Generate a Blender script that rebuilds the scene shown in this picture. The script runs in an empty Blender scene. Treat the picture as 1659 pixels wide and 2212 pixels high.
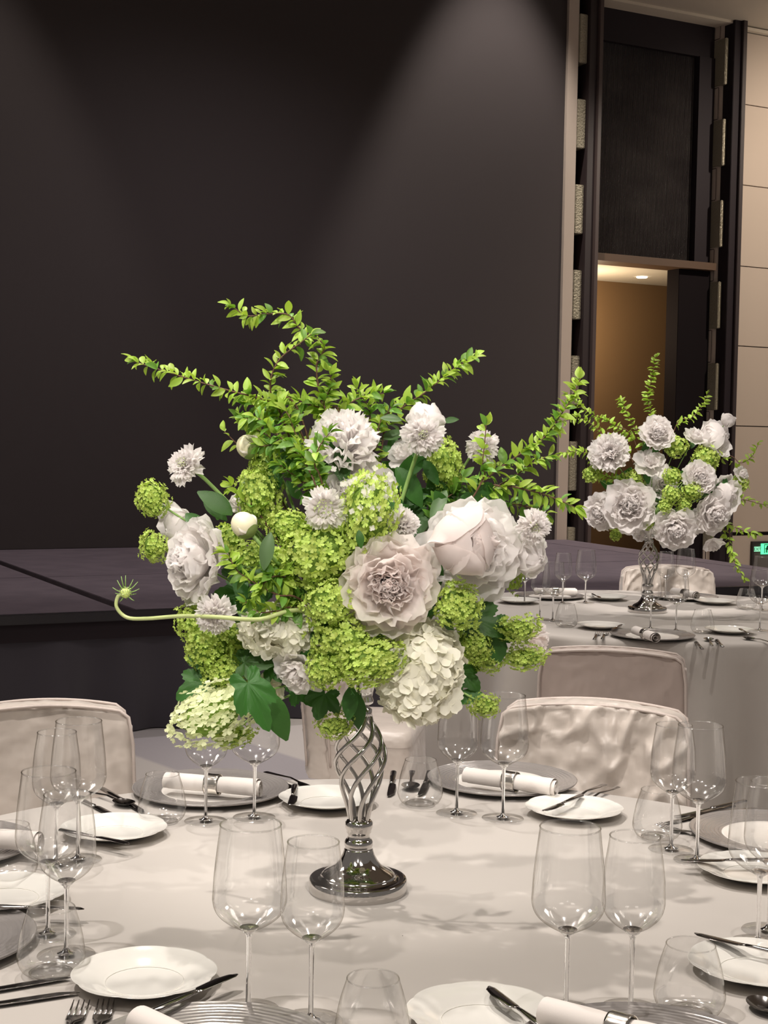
import bpy, bmesh, math, random
from mathutils import Vector, Matrix, noise
random.seed(7)
R = math.radians
sc = bpy.context.scene
COL = sc.collection

# ------------------------------------------------------------------ camera
W_, H_, F_ = 1659, 2212, 3150.0
PITCH = math.atan(156 / F_)
ROLL = 0.018
CAMP = Vector((0, 0, 1.49))
fwd = Vector((0, math.cos(PITCH), -math.sin(PITCH)))
r0 = Vector((1, 0, 0)); u0 = Vector((0, math.sin(PITCH), math.cos(PITCH)))
cr = r0 * math.cos(ROLL) + u0 * math.sin(ROLL)
cu = -r0 * math.sin(ROLL) + u0 * math.cos(ROLL)
cam = bpy.data.cameras.new('camera'); cam_o = bpy.data.objects.new('camera', cam); COL.objects.link(cam_o)
m = Matrix.Identity(4)
for i in range(3):
    m[i][0] = cr[i]; m[i][1] = cu[i]; m[i][2] = -fwd[i]; m[i][3] = CAMP[i]
cam_o.matrix_world = m
cam.sensor_fit = 'HORIZONTAL'; cam.sensor_width = 36; cam.lens = F_ / W_ * 36
cam.clip_start = 0.05; cam.clip_end = 100
sc.camera = cam_o

# ------------------------------------------------------------------ world, exposure, lamps
w = bpy.data.worlds.new('world'); sc.world = w; w.use_nodes = True
w.node_tree.nodes['Background'].inputs[0].default_value = (1.0, 0.90, 0.82, 1)
w.node_tree.nodes['Background'].inputs[1].default_value = 0.19
sc.view_settings.view_transform = 'Standard'; sc.view_settings.look = 'None'
sc.view_settings.gamma = 1; sc.view_settings.use_curve_mapping = False
sc.view_settings.exposure = 0.0
sc.cycles.transparent_max_bounces = 40
sc.cycles.max_bounces = 8
sc.cycles.caustics_reflective = False; sc.cycles.caustics_refractive = False

def spot(loc, target, power, angle=60, blend=.4, radius=.05, color=(1, .925, .86)):
    l = bpy.data.lights.new('downlight_or_fill_spot', 'SPOT'); l.energy = power; l.spot_size = R(angle); l.spot_blend = blend
    l.shadow_soft_size = radius; l.color = color
    o = bpy.data.objects.new('downlight_or_fill_spot', l); COL.objects.link(o)
    o.location = loc; o.rotation_euler = (Vector(target) - Vector(loc)).to_track_quat('-Z', 'Y').to_euler()
    return o

def ray(px, py):
    return (fwd + cr * ((px - W_ / 2) / F_) - cu * ((py - H_ / 2) / F_))
def onz(px, py, z):                       # point of a horizontal plane seen at a pixel of the photograph
    d = ray(px, py); return CAMP + d * ((z - CAMP.z) / d.z)
def atY(px, py, Y):
    d = ray(px, py); return CAMP + d * (Y / d.y)

TZ = 0.75
VASE = onz(773, 1924, TZ)
VY = VASE.y
VASE2 = onz(1398, 1322, TZ)
STZ = 0.62
WA = onz(0, 1187, STZ); WB = onz(1195, 1165, STZ)
WU = (WB - WA).normalized(); WN = Vector((WU.y, -WU.x, 0))          # along the wall, out of the wall
def W(s, t, z): p = WA + WU * s + WN * t; return Vector((p.x, p.y, z))
def onW(px, py, t=0):                     # (s, z) on the wall plane
    d = ray(px, py); p0 = WA + WN * t
    k = (p0 - CAMP).dot(WN) / d.dot(WN); p = CAMP + d * k
    return ((p - WA).dot(WU), p.z)
CEIL = onW(1400, 18)[1]
print('vase', VASE, 'vase2', VASE2, 'wall', WA, WB, 'ceil', CEIL, onW(1640, 58))

def area(loc, size, power):
    l = bpy.data.lights.new('added_soft_fill', 'AREA'); l.energy = power; l.size = size; l.color = (1, .92, .84)
    o = bpy.data.objects.new('added_soft_fill', l); COL.objects.link(o); o.location = loc
area((-1.5, -1.6, 5.2), 1.2, 40); area((1.7, -1.8, 5.2), 1.2, 40); area((-4.5, 4, 5.2), 1.5, 50); area((5, 4, 5.2), 1.5, 50)  # unseen overhead fill, added for soft light and contrast in reflections
for dx, dy, p in ((-2.0, -4.6, 560), (1.6, -5.0, 560), (-.2, -6.2, 760)):   # fill spots added behind the camera to brighten the near bouquet
    spot((VASE.x + dx, VASE.y + dy, 5.3), (VASE.x, VASE.y, 1.27), p, 10.5, .5, .045)
spot((VASE2.x - 1.2, VASE2.y - 3.8, 5.3), (VASE2.x, VASE2.y, 1.27), 1500, 10, .5, .05)  # fill spot added to brighten the far bouquet
# table downlights (main table): each throws its own shadow of the flowers
zc = 5.35
for dx, dy, p in ((-1.6, -.8, 520), (-.6, 1.6, 430), (1.1, .2, 200)):
    spot((VASE.x + dx, VASE.y + dy, zc), (VASE.x * .6, VASE.y + .1, 1.0), p, 54, .5, .045)
for dx, dy, p in ((-1.6, .4, 300), (.6, 1.8, 260), (.6, -2.8, 160)):
    spot((VASE2.x + dx, VASE2.y + dy, zc), (VASE2.x, VASE2.y, 1.0), p, 58, .5, .06)
spot((.1, 4.9, zc), (.1, 5.1, 0), 420, 26, .6, .06)
spot((-2.4, 4.0, zc), (-1.6, 4.0, 0), 70, 80, .7, .06)
for k, px in enumerate((1065, -75)):      # the wall washers over the screen
    s_, z_ = onW(px, 0)
    spot(W(s_, .9, z_ + 2.31), W(s_, .9, 0), (1500, 330)[k], 48, .45, .05, (1, .93, .86))
s_, z_ = onW(1640, 300)
spot(W(s_ + .6, 3.2, CEIL - .1), W(s_ + .4, 0, 2.6), 520, 90, .8, .1, (1, .88, .74))
lc_ = bpy.data.lights.new('added_ceiling_uplight', 'AREA'); lc_.energy = 45; lc_.size = 2.0; lc_.color = (1, .9, .76)
uplight_o = bpy.data.objects.new('added_ceiling_uplight', lc_); COL.objects.link(uplight_o); uplight_o.location = W(onW(1640, 300)[0] + 1.6, 1.6, CEIL - .9); uplight_o.rotation_euler = (math.pi, 0, 0)  # unseen upward fill light added to brighten the ceiling at right
spot(W(onW(420, 600)[0], 3.0, 6.0), W(onW(420, 600)[0], 1.6, 0), 330, 110, 1, .1, (.97, .90, .95))

# ------------------------------------------------------------------ materials
MATS = {}
def mat(name, color, rough=.5, metal=0, spec=.5, transl=0, tcol=None, bump=None, var=0, coat=0, sheen=0, trans=0, ior=1.45):
    if name in MATS: return MATS[name]
    M = bpy.data.materials.new(name); M.use_nodes = True; nt = M.node_tree; N = nt.nodes; L = nt.links
    b = N['Principled BSDF']; out = N['Material Output']
    b.inputs['Base Color'].default_value = (*color, 1); b.inputs['Roughness'].default_value = rough
    b.inputs['Metallic'].default_value = metal; b.inputs['Specular IOR Level'].default_value = spec
    b.inputs['Coat Weight'].default_value = coat; b.inputs['Coat Roughness'].default_value = .08
    b.inputs['Sheen Weight'].default_value = sheen; b.inputs['Transmission Weight'].default_value = trans
    b.inputs['IOR'].default_value = ior
    if var:
        g = N.new('ShaderNodeNewGeometry'); oi = N.new('ShaderNodeObjectInfo'); add = N.new('ShaderNodeMath'); add.operation = 'ADD'
        fr = N.new('ShaderNodeMath'); fr.operation = 'FRACT'
        L.new(g.outputs['Random Per Island'], add.inputs[0]); L.new(oi.outputs['Random'], add.inputs[1]); L.new(add.outputs[0], fr.inputs[0])
        mr = N.new('ShaderNodeMapRange'); mr.inputs[3].default_value = 1 - var; mr.inputs[4].default_value = 1 + var
        L.new(fr.outputs[0], mr.inputs[0])
        hs = N.new('ShaderNodeHueSaturation'); hs.inputs['Color'].default_value = (*color, 1)
        mh = N.new('ShaderNodeMapRange'); mh.inputs[3].default_value = .5 - var * .05; mh.inputs[4].default_value = .5 + var * .04
        L.new(fr.outputs[0], mh.inputs[0]); L.new(mh.outputs[0], hs.inputs['Hue'])
        L.new(mr.outputs[0], hs.inputs['Value']); L.new(hs.outputs[0], b.inputs['Base Color'])
    if bump:
        kind, scale, strength, dist = bump
        tc = N.new('ShaderNodeTexCoord'); bp = N.new('ShaderNodeBump'); bp.inputs['Strength'].default_value = strength; bp.inputs['Distance'].default_value = dist
        if kind == 'noise':
            t = N.new('ShaderNodeTexNoise'); t.inputs['Scale'].default_value = scale; t.inputs['Detail'].default_value = 3
            L.new(tc.outputs['Object'], t.inputs['Vector']); L.new(t.outputs['Fac'], bp.inputs['Height'])
        elif kind == 'weave':
            t = N.new('ShaderNodeTexWave'); t.inputs['Scale'].default_value = scale; t.bands_direction = 'X'
            t2 = N.new('ShaderNodeTexWave'); t2.inputs['Scale'].default_value = scale; t2.bands_direction = 'Z'
            L.new(tc.outputs['Object'], t.inputs['Vector']); L.new(tc.outputs['Object'], t2.inputs['Vector'])
            ad = N.new('ShaderNodeMath'); L.new(t.outputs['Fac'], ad.inputs[0]); L.new(t2.outputs['Fac'], ad.inputs[1]); L.new(ad.outputs[0], bp.inputs['Height'])
        elif kind == 'rings':
            t = N.new('ShaderNodeTexWave'); t.wave_type = 'RINGS'; t.rings_direction = 'Z'; t.inputs['Scale'].default_value = scale
            t.inputs['Distortion'].default_value = 2.5; t.inputs['Detail Scale'].default_value = .6
            L.new(tc.outputs['Object'], t.inputs['Vector']); L.new(t.outputs['Fac'], bp.inputs['Height'])
        L.new(bp.outputs[0], b.inputs['Normal'])
    if transl:
        tb = N.new('ShaderNodeBsdfTranslucent'); tb.inputs[0].default_value = (*(tcol or color), 1)
        mx = N.new('ShaderNodeMixShader'); mx.inputs[0].default_value = transl
        L.new(b.outputs[0], mx.inputs[1]); L.new(tb.outputs[0], mx.inputs[2]); L.new(mx.outputs[0], out.inputs[0])
    MATS[name] = M; return M

def mix_noise(M, c1, c2, scale, detail=4, coords='Object', stretch=None, lo=.4, hi=.6):
    nt = M.node_tree; N = nt.nodes; L = nt.links; b = N['Principled BSDF']
    tc = N.new('ShaderNodeTexCoord'); mp = N.new('ShaderNodeMapping'); t = N.new('ShaderNodeTexNoise'); t.inputs['Scale'].default_value = scale; t.inputs['Detail'].default_value = detail
    if stretch: mp.inputs['Scale'].default_value = stretch
    r = N.new('ShaderNodeValToRGB'); r.color_ramp.elements[0].color = (*c1, 1); r.color_ramp.elements[1].color = (*c2, 1)
    r.color_ramp.elements[0].position = lo; r.color_ramp.elements[1].position = hi
    L.new(tc.outputs[coords], mp.inputs[0]); L.new(mp.outputs[0], t.inputs['Vector']); L.new(t.outputs['Fac'], r.inputs[0]); L.new(r.outputs[0], b.inputs['Base Color'])
    return M

def glass_thin(name, edge=.10, mid=.985):
    M = bpy.data.materials.new(name); M.use_nodes = True; nt = M.node_tree; N = nt.nodes; L = nt.links
    N.remove(N['Principled BSDF']); out = N['Material Output']
    lw = N.new('ShaderNodeLayerWeight'); lw.inputs[0].default_value = .5
    rp = N.new('ShaderNodeValToRGB'); e = rp.color_ramp.elements
    e[0].position = .62; e[0].color = (mid, mid, mid, 1); e[1].position = 1; e[1].color = (edge, edge * .97, edge * .93, 1)
    x = rp.color_ramp.elements.new(.86); x.color = (.72, .70, .66, 1)
    L.new(lw.outputs['Facing'], rp.inputs[0])
    tr = N.new('ShaderNodeBsdfTransparent'); L.new(rp.outputs[0], tr.inputs[0])
    gl = N.new('ShaderNodeBsdfGlossy'); gl.inputs['Roughness'].default_value = .09; gl.inputs[0].default_value = (1, 1, 1, 1)
    fr = N.new('ShaderNodeFresnel'); fr.inputs[0].default_value = 1.5
    mu = N.new('ShaderNodeMath'); mu.operation = 'MULTIPLY'; mu.operation = 'MINIMUM'; mu.inputs[1].default_value = .30; L.new(fr.outputs[0], mu.inputs[0])
    mx = N.new('ShaderNodeMixShader'); L.new(mu.outputs[0], mx.inputs[0]); L.new(tr.outputs[0], mx.inputs[1]); L.new(gl.outputs[0], mx.inputs[2])
    L.new(mx.outputs[0], out.inputs[0]); MATS[name] = M; return M

CLOTH = mat('ivory_cloth', (.475, .44, .405), .75, sheen=.2, bump=('noise', 3.0, .25, .012))
SATIN = mat('satin_cover', (.54, .48, .43), .36, spec=.5, sheen=.2, bump=('noise', 8, .7, .02))
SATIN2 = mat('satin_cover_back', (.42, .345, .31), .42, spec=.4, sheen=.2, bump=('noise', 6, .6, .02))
PIPING = mat('satin_piping', (.50, .43, .39), .4)
NAPKIN = mat('napkin_linen', (.74, .69, .65), .8, bump=('noise', 300, .15, .001))
PORC = mat('porcelain', (.80, .78, .73), .12, coat=.6)
CHG = mat('charger_rim', (.36, .335, .32), .22, metal=.35, bump=('rings', 42, .3, .002), coat=.3)
WELL = mat('charger_well', (.80, .76, .71), .25)
STEEL = mat('polished_steel', (.34, .32, .31), .14, metal=1)
SILVER = mat('silver_ring', (.80, .76, .70), .18, metal=1)
CHROME = mat('chrome', (.56, .54, .52), .07, metal=1)
GL = glass_thin('clear_glass')
GLF = glass_thin('clear_glass_foot', .5, .95)
GLS = mat('glass_stem', (1, 1, 1), .02, trans=1, ior=1.5)
PEO = mat('white_petal', (.93, .90, .89), .6, spec=.25, transl=.58, tcol=(.96, .93, .91), var=.03)
PEOP = mat('blush_petal', (.90, .845, .82), .6, spec=.25, transl=.58, tcol=(.96, .89, .86), var=.03)
PEOC = mat('cream_petal', (.90, .87, .74), .6, spec=.25, transl=.58, tcol=(.92, .89, .76), var=.06)
SCAB = mat('scabiosa_petal', (.93, .895, .88), .6, spec=.25, transl=.58, var=.07)
SCC = mat('scabiosa_centre', (.42, .48, .22), .7, var=.35)
LIME = mat('lime_floret', (.47, .60, .13), .55, transl=.3, tcol=(.50, .68, .08), var=.22)
LIMEP = mat('pale_lime_floret', (.84, .88, .56), .55, transl=.4, tcol=(.86, .92, .55), var=.15)
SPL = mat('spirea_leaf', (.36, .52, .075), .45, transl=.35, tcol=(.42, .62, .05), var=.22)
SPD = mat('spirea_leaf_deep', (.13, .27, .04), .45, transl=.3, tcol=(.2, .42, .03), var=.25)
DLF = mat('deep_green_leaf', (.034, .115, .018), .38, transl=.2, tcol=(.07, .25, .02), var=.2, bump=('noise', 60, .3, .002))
GLF2 = mat('grey_green_leaf', (.10, .18, .07), .4, transl=.15, var=.15)
STEM = mat('green_stem', (.22, .36, .10), .5)
TWIG = mat('brown_twig', (.12, .06, .035), .7)
BUD = mat('bud_skin', (.78, .74, .52), .4, var=.05)
SEP = mat('sepal', (.18, .24, .07), .5, var=.2)

# ------------------------------------------------------------------ mesh helpers
def tomesh(name, V, Fc, material, smooth=True):
    me = bpy.data.meshes.new(name); me.from_pydata([tuple(v) for v in V], [], Fc)
    if smooth: me.polygons.foreach_set('use_smooth', [True] * len(me.polygons))
    me.materials.append(material); me.update(); return me
def link(name, me, parent=None, mtx=None):
    o = bpy.data.objects.new(name, me); COL.objects.link(o)
    if parent is not None: o.parent = parent
    if mtx is not None: o.matrix_basis = mtx
    return o
def empty(name, label, cat, loc=(0, 0, 0), rz=0, group=None):
    o = bpy.data.objects.new(name, None); COL.objects.link(o); o.location = loc; o.rotation_euler = (0, 0, rz)
    o.empty_display_size = .02
    o['label'] = label; o['category'] = cat
    if group: o['group'] = group
    return o
def tag(o, label, cat, group=None):
    o['label'] = label; o['category'] = cat
    if group: o['group'] = group
    return o
def lathe(prof, n=48, close=False, rmod=None):
    V = []; Fc = []
    for (r, z) in prof:
        for k in range(n):
            a = 2 * math.pi * k / n; rr = r * (rmod(a, r) if rmod else 1); V.append((rr * math.cos(a), rr * math.sin(a), z))
    m_ = len(prof)
    for i in range(m_ - 1 if not close else m_):
        j = (i + 1) % m_
        for k in range(n):
            k2 = (k + 1) % n; Fc.append((i * n + k, i * n + k2, j * n + k2, j * n + k))
    return V, Fc
def boxmesh(lo, hi, bev=0):
    bm = bmesh.new(); bmesh.ops.create_cube(bm, size=1)
    for v in bm.verts:
        for i in range(3): v.co[i] = lo[i] + (v.co[i] + .5) * (hi[i] - lo[i])
    if bev: bmesh.ops.bevel(bm, geom=bm.edges[:], offset=bev, segments=2, affect='EDGES')
    V = [v.co.copy() for v in bm.verts]; bm.verts.index_update(); Fc = [tuple(v.index for v in f.verts) for f in bm.faces]; bm.free(); return V, Fc
def wallbox(name, s0, s1, t0, t1, z0, z1, material, parent=None, bev=0):
    V, Fc = boxmesh((s0, t0, z0), (s1, t1, z1), bev)
    return link(name, tomesh(name, [W(v[0], v[1], v[2]) for v in V], Fc, material, False), parent)
def tube(pts, rad, n=8, cap=True):
    pts = [Vector(p) for p in pts]; V = []; Fc = []; m_ = len(pts)
    up = Vector((0.13, .21, 1)).normalized()
    prev = None
    for i, p in enumerate(pts):
        t = (pts[min(i + 1, m_ - 1)] - pts[max(i - 1, 0)]).normalized()
        if prev is None:
            a = t.cross(up)
            if a.length < .1: a = t.cross(Vector((1, 0, 0)))
        else: a = prev - t * prev.dot(t)
        a.normalize(); prev = a; b = t.cross(a)
        r = rad(i / (m_ - 1)) if callable(rad) else rad
        for k in range(n):
            an = 2 * math.pi * k / n; V.append(p + a * (r * math.cos(an)) + b * (r * math.sin(an)))
    for i in range(m_ - 1):
        for k in range(n):
            k2 = (k + 1) % n; Fc.append((i * n + k, i * n + k2, (i + 1) * n + k2, (i + 1) * n + k))
    if cap: Fc.append(tuple(range(n - 1, -1, -1))); Fc.append(tuple((m_ - 1) * n + k for k in range(n)))
    return V, Fc
def bez(pts, n=20):                       # Catmull-Rom through points
    P = [Vector(p) for p in pts]; P = [P[0] * 2 - P[1]] + P + [P[-1] * 2 - P[-2]]; out = []
    segs = len(P) - 3
    for i in range(n + 1):
        u = i / n * segs; k = min(int(u), segs - 1); t = u - k
        a, b, c, d = P[k:k + 4]
        out.append(.5 * ((2 * b) + (c - a) * t + (2 * a - 5 * b + 4 * c - d) * t * t + (3 * b - a - 3 * c + d) * t ** 3))
    return out
def sweepx(secs, n=10):                   # (x, half width, half thickness, z, y)
    V = []; Fc = []
    for (x, hw, ht, z, y) in secs:
        for k in range(n):
            a = 2 * math.pi * k / n; V.append((x, y + hw * math.cos(a), z + ht * math.sin(a)))
    for i in range(len(secs) - 1):
        for k in range(n):
            k2 = (k + 1) % n; Fc.append((i * n + k, (i + 1) * n + k, (i + 1) * n + k2, i * n + k2))
    Fc.append(tuple(range(n))); Fc.append(tuple((len(secs) - 1) * n + k for k in range(n - 1, -1, -1)))
    return V, Fc
def copytree(o, label=None, loc=None, rz=None):
    c = o.copy(); COL.objects.link(c)
    if label: c['label'] = label
    if loc is not None: c.location = loc
    if rz is not None: c.rotation_euler = (0, 0, rz)
    for ch in list(o.children):
        d = ch.copy(); COL.objects.link(d); d.parent = c
        for g in list(ch.children):
            e = g.copy(); COL.objects.link(e); e.parent = d
    return c
def struct(o): o['kind'] = 'structure'; return o

# ------------------------------------------------------------------ setting
FLOORM = mat('pale_carpet', (.55, .50, .47), .95, bump=('noise', 80, .3, .004))
def band_floor():
    nt = FLOORM.node_tree; N = nt.nodes; L = nt.links; b = N['Principled BSDF']
    tc = N.new('ShaderNodeTexCoord'); mp = N.new('ShaderNodeMapping'); mp.inputs['Rotation'].default_value = (0, 0, R(-38)); wv = N.new('ShaderNodeTexWave')
    wv.inputs['Scale'].default_value = .16; wv.inputs['Distortion'].default_value = .6; wv.inputs['Phase Offset'].default_value = 1.2
    r = N.new('ShaderNodeValToRGB'); r.color_ramp.elements[0].color = (.40, .37, .385, 1); r.color_ramp.elements[1].color = (.55, .51, .48, 1)
    r.color_ramp.elements[0].position = .18; r.color_ramp.elements[1].position = .22
    L.new(tc.outputs['Object'], mp.inputs[0]); L.new(mp.outputs[0], wv.inputs['Vector']); L.new(wv.outputs['Fac'], r.inputs[0]); L.new(r.outputs[0], b.inputs['Base Color'])
band_floor()
V, Fc = boxmesh((-9, -4, -.1), (13, 22, 0))
struct(link('floor', tomesh('floor', V, Fc, FLOORM, False)))

SCR = mat('dark_screen_cloth', (.058, .047, .046), .85, spec=.25, bump=('weave', 90, .25, .002))
BEI = mat('beige_wall_cloth', (.50, .41, .34), .85, bump=('weave', 120, .15, .002))
DKW = mat('dark_bronze', (.035, .024, .024), .4, spec=.5)
DKB = mat('dark_block', (.020, .014, .017), .6, spec=.2)
OLV = mat('textured_champagne_block', (.34, .30, .22), .35, metal=.3, bump=('noise', 60, .7, .01))
GOLD = mat('brown_corridor_wall', (.26, .155, .075), .6, bump=('weave', 100, .2, .002))
CEM = mat('ceiling_plaster', (.52, .45, .37), .9)
sS1 = onW(1204.5, 740)[0]                # right end of the screen
wall_b = struct(bpy.data.objects.new('wall_back', None)); COL.objects.link(wall_b)
struct(wallbox('screen_backing', -7, sS1, -.25, -.02, STZ - .62, 8.1, DKB, wall_b))
scr = tag(wallbox('stage_screen', -8.1, sS1 - .005, -.018, .03, STZ + .002, 8.0, SCR), 'huge dark grey cloth screen wall standing at the back of the stage', 'screen')
a0, a1, a2, a3, a4, a5, a6, a7 = [onW(x, 740)[0] for x in (1204.5, 1226, 1242, 1269.5, 1471.6, 1539.5, 1547, 1571)]
ZT = CEIL + .35
wallbox('beige_strip', a0, a1, -.2, .06, 0, 8.1, BEI, wall_b)
wallbox('recess_back', a1, a3, -.35, -.12, 0, ZT, DKB, wall_b)
# staggered blocks, left and right of the doorway
def blocks(x_px, s0, s1, rows, per, first, t):
    for k in range(-1, 9):
        y0 = rows[0] + per * k; y1 = rows[1] + per * k
        za = onW(x_px, y0)[1]; zb = onW(x_px, y1)[1]; zn = onW(x_px, rows[0] + per * (k + 1))[1]
        if zb < STZ - .4: break
        wallbox('block', s0, s1, -.12, t, max(zb, STZ - .1), min(za, ZT), OLV, wall_b, .006)
        wallbox('block', s0 + .01, s1 - .025, -.12, t - .09, max(zn, STZ - .1) + .01, zb - .01, DKB, wall_b, .006)
blocks(1234, a1 + .004, a2 + .01, (31, 137), 184.5, 0, .07)
# dark upright fin left of doorway, lighter front edge
wallbox('upright', a2 + .012, a3 - .045, -.2, .10, 0, ZT, DKW, wall_b, .004)
wallbox('upright', a3 - .042, a3, -.2, .13, 0, ZT, mat('bronze_edge', (.085, .06, .055), .35), wall_b, .004)
# doorway
door = struct(bpy.data.objects.new('door_1', None)); COL.objects.link(door)
zl0 = onW(1400, 572)[1]; zl1 = onW(1400, 556)[1]
PAN = mat('smoked_mesh_panel', (.050, .043, .040), .30, spec=.6, bump=('weave', 45, .6, .004))
mix_noise(PAN, (.035, .028, .028), (.085, .073, .068), 1.1, 3, stretch=(1, 1, 1.6), lo=.3, hi=.6)
zt1 = onW(1400, 95)[1]
wallbox('mesh_panel', a3, onW(1519, 300)[0], -.20, -.16, zl1, zt1, PAN, door)
wallbox('panel_frame', a3, a5 + .0, -.19, -.10, zt1, ZT, DKB, door)
wallbox('panel_frame', onW(1519, 300)[0], a5, -.19, -.08, 0, zt1, DKB, door)
# fine vertical ribs on the mesh panel (one joined piece)
V = []; Fc = []
for i in range(90):
    s = a3 + .01 + (onW(1519, 300)[0] - a3 - .02) * i / 89
    v, f = boxmesh((s - .003, -.16, zl1), (s + .003, -.152, zt1)); n0 = len(V); V += [W(*q) for q in v]; Fc += [tuple(n0 + q for q in g) for g in f]
rb = link('panel_ribs', tomesh('panel_ribs', V, Fc, PAN, False), door); rb['kind'] = 'stuff'
wallbox('lintel', a3, a5, -.25, .02, zl0, zl1, mat('lintel_brown', (.10, .055, .03), .5), door)
wallbox('door_leaf', a4, a5, -.24, -.06, 0, zl0, mat('dark_leaf', (.010, .007, .008), .8, spec=.1), door, .004)
# corridor behind the doorway
wallbox('corridor_wall', a3 - 1.2, a5 + 1.5, -1.45, -1.35, 0, zl0 + .3, GOLD, door)
wallbox('corridor_ceiling', a3 - 1.2, a5 + 1.5, -1.4, -.25, zl0 - .0, zl0 + .1, mat('corridor_ceiling_paint', (.70, .62, .50), .8), door)
wallbox('corridor_floor', a3 - 1.2, a5 + 1.5, -1.4, -.25, -.02, .01, mat('corridor_carpet', (.12, .09, .09), .9), door)
wallbox('corridor_side_wall', a3 - 1.25, a3 - 1.2, -1.45, -.2, 0, zl0 + .3, GOLD, door)
Vl, Fl = lathe([(0, 0), (.05, 0), (.055, -.006), (.05, -.012), (0, -.012)], 20)
LAMPM = bpy.data.materials.new('lamp_glow'); LAMPM.use_nodes = True
LAMPM.node_tree.nodes['Principled BSDF'].inputs['Emission Color'].default_value = (1, .9, .75, 1); LAMPM.node_tree.nodes['Principled BSDF'].inputs['Emission Strength'].default_value = 6
sl, zl_ = onW(1387, 587, -.8)
lamp = link('ceiling_lamp', tomesh('ceiling_lamp', Vl, Fl, LAMPM)); lamp.location = W(sl, -.8, zl0 - .001)
tag(lamp, 'small round glowing lamp in the corridor ceiling beyond the doorway', 'lamp')
lc = bpy.data.lights.new('corridor_light', 'POINT'); lc.energy = 42; lc.shadow_soft_size = .1; lc.color = (1, .82, .58)
lo = bpy.data.objects.new('corridor_light', lc); COL.objects.link(lo); lo.location = W(a3 + .35, -.75, zl0 - .55)
# right of the doorway
wallbox('recess_back', a5, a7, -.35, -.12, 0, ZT, DKB, wall_b)
blocks(1543, a5 + .004, a6 - .0, (81, 182), 176.0, 0, .06)
wallbox('beige_strip', a6 - .03, a6 + .004, -.12, -.01, 0, ZT, BEI, wall_b)
wallbox('upright', a6 + .006, a7 - .05, -.2, .13, 0, ZT, DKB, wall_b, .004)
wallbox('upright', a7 - .048, a7, -.2, .16, 0, ZT, DKW, wall_b, .004)
# beige panelled wall on the right
wall_r = struct(bpy.data.objects.new('wall_right', None)); COL.objects.link(wall_r)
wallbox('wall_backing', a7, a7 + 6, -.25, -.035, 0, ZT, DKB, wall_r)
ys = [-120, 228, 402, 577, 749, 921]
ys = [54, 228, 402, 577, 749, 921, 1153]
for i in range(len(ys)):
    z1 = onW(1625, ys[i])[1] if i else CEIL - .05
    z0 = onW(1625, ys[i + 1])[1] if i + 1 < len(ys) else 0
    g0 = .004 if i != 5 else .018
    for k in range(3):
        wallbox('panel', a7 + 2 * k + .002, a7 + 2 * (k + 1) - .002, -.03, 0, z0 + g0, z1 - (.004 if i != 6 else .018), BEI, wall_r, .002)
# exit sign low on the right wall
es0, ez1 = onW(1626, 1170, .03); es1, ez0 = onW(1700, 1228, .03)
sign = empty('exit_sign', 'green lit EXIT sign in a dark frame low on the beige right wall', 'sign', W(es0, .0, ez0))
def signpart(nm, s0, s1, t0, t1, z0, z1, material, par):
    o = wallbox(nm, s0, s1, t0, t1, z0, z1, material); o.data.transform(Matrix.Translation(-sign.location)); o.parent = par; return o
def emis(name, c, s):
    M = bpy.data.materials.new(name); M.use_nodes = True; b = M.node_tree.nodes['Principled BSDF']
    b.inputs['Base Color'].default_value = (*c, 1); b.inputs['Emission Color'].default_value = (*c, 1); b.inputs['Emission Strength'].default_value = s; return M
GRN = emis('exit_green_glow', (.12, 1, .45), 1.1); GRP = emis('exit_pale_glow', (.35, .95, .6), .8)
GDK = mat('exit_green_dark', (.005, .12, .06), .5); FRM = mat('sign_frame', (.03, .025, .025), .5)
signpart('frame', es0, es0 + .02, 0, .03, ez0, ez1, FRM, sign); signpart('frame', es0 + .02, es1, 0, .03, ez1 - .02, ez1, FRM, sign)
signpart('backplate', es0 + .02, es1, .0, .008, ez0, ez1 - .02, mat('sign_back', (.10, .085, .075), .4), sign)
q0, q1 = onW(1630.5, 1181.5, .03), onW(1645, 1191.5, .03)
lt = signpart('letter_plate', q0[0], q1[0], .008, .014, q1[1], q0[1], GRP, sign)
p0, p1 = onW(1647, 1173, .03), onW(1672, 1197, .03)
pl = signpart('pictogram_plate', p0[0], p1[0], .008, .02, p1[1], p0[1], GRN, sign)
def lettering(text, s, z, size, t, material, par):
    c = bpy.data.curves.new('lettering', 'FONT'); c.body = text; c.size = size; c.extrude = .001; c.align_x = 'LEFT'; c.materials.append(material)
    o = bpy.data.objects.new('lettering', c); COL.objects.link(o)
    me = bpy.data.meshes.new_from_object(o.evaluated_get(bpy.context.evaluated_depsgraph_get())); bpy.data.objects.remove(o)
    o = bpy.data.objects.new('lettering', me); COL.objects.link(o)
    mm = Matrix((( WU.x, 0, WN.x, 0), (WU.y, 0, WN.y, 0), (0, 1, 0, 0), (0, 0, 0, 1)))
    mm.translation = W(s, t, z) - sign.location; o.parent = par; o.matrix_basis = mm; return o
hh = q0[1] - q1[1]
lettering('EXIT', q0[0] + .004, q1[1] + hh * .16, hh * .98, .0155, GDK, sign)
ph = p0[1] - p1[1]; ps = p1[0] - p0[0]
for (u0_, u1_, v0, v1) in ((.22, .8, .82, .88), (.22, .27, .1, .88), (.42, .55, .62, .76), (.38, .58, .38, .62), (.30, .42, .44, .52), (.55, .74, .50, .57), (.36, .46, .14, .38), (.52, .62, .12, .38)):
    signpart('figure_stroke', p0[0] + ps * u0_, p0[0] + ps * u1_, .02, .022, p1[1] + ph * v0, p1[1] + ph * v1, GDK, sign)

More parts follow.
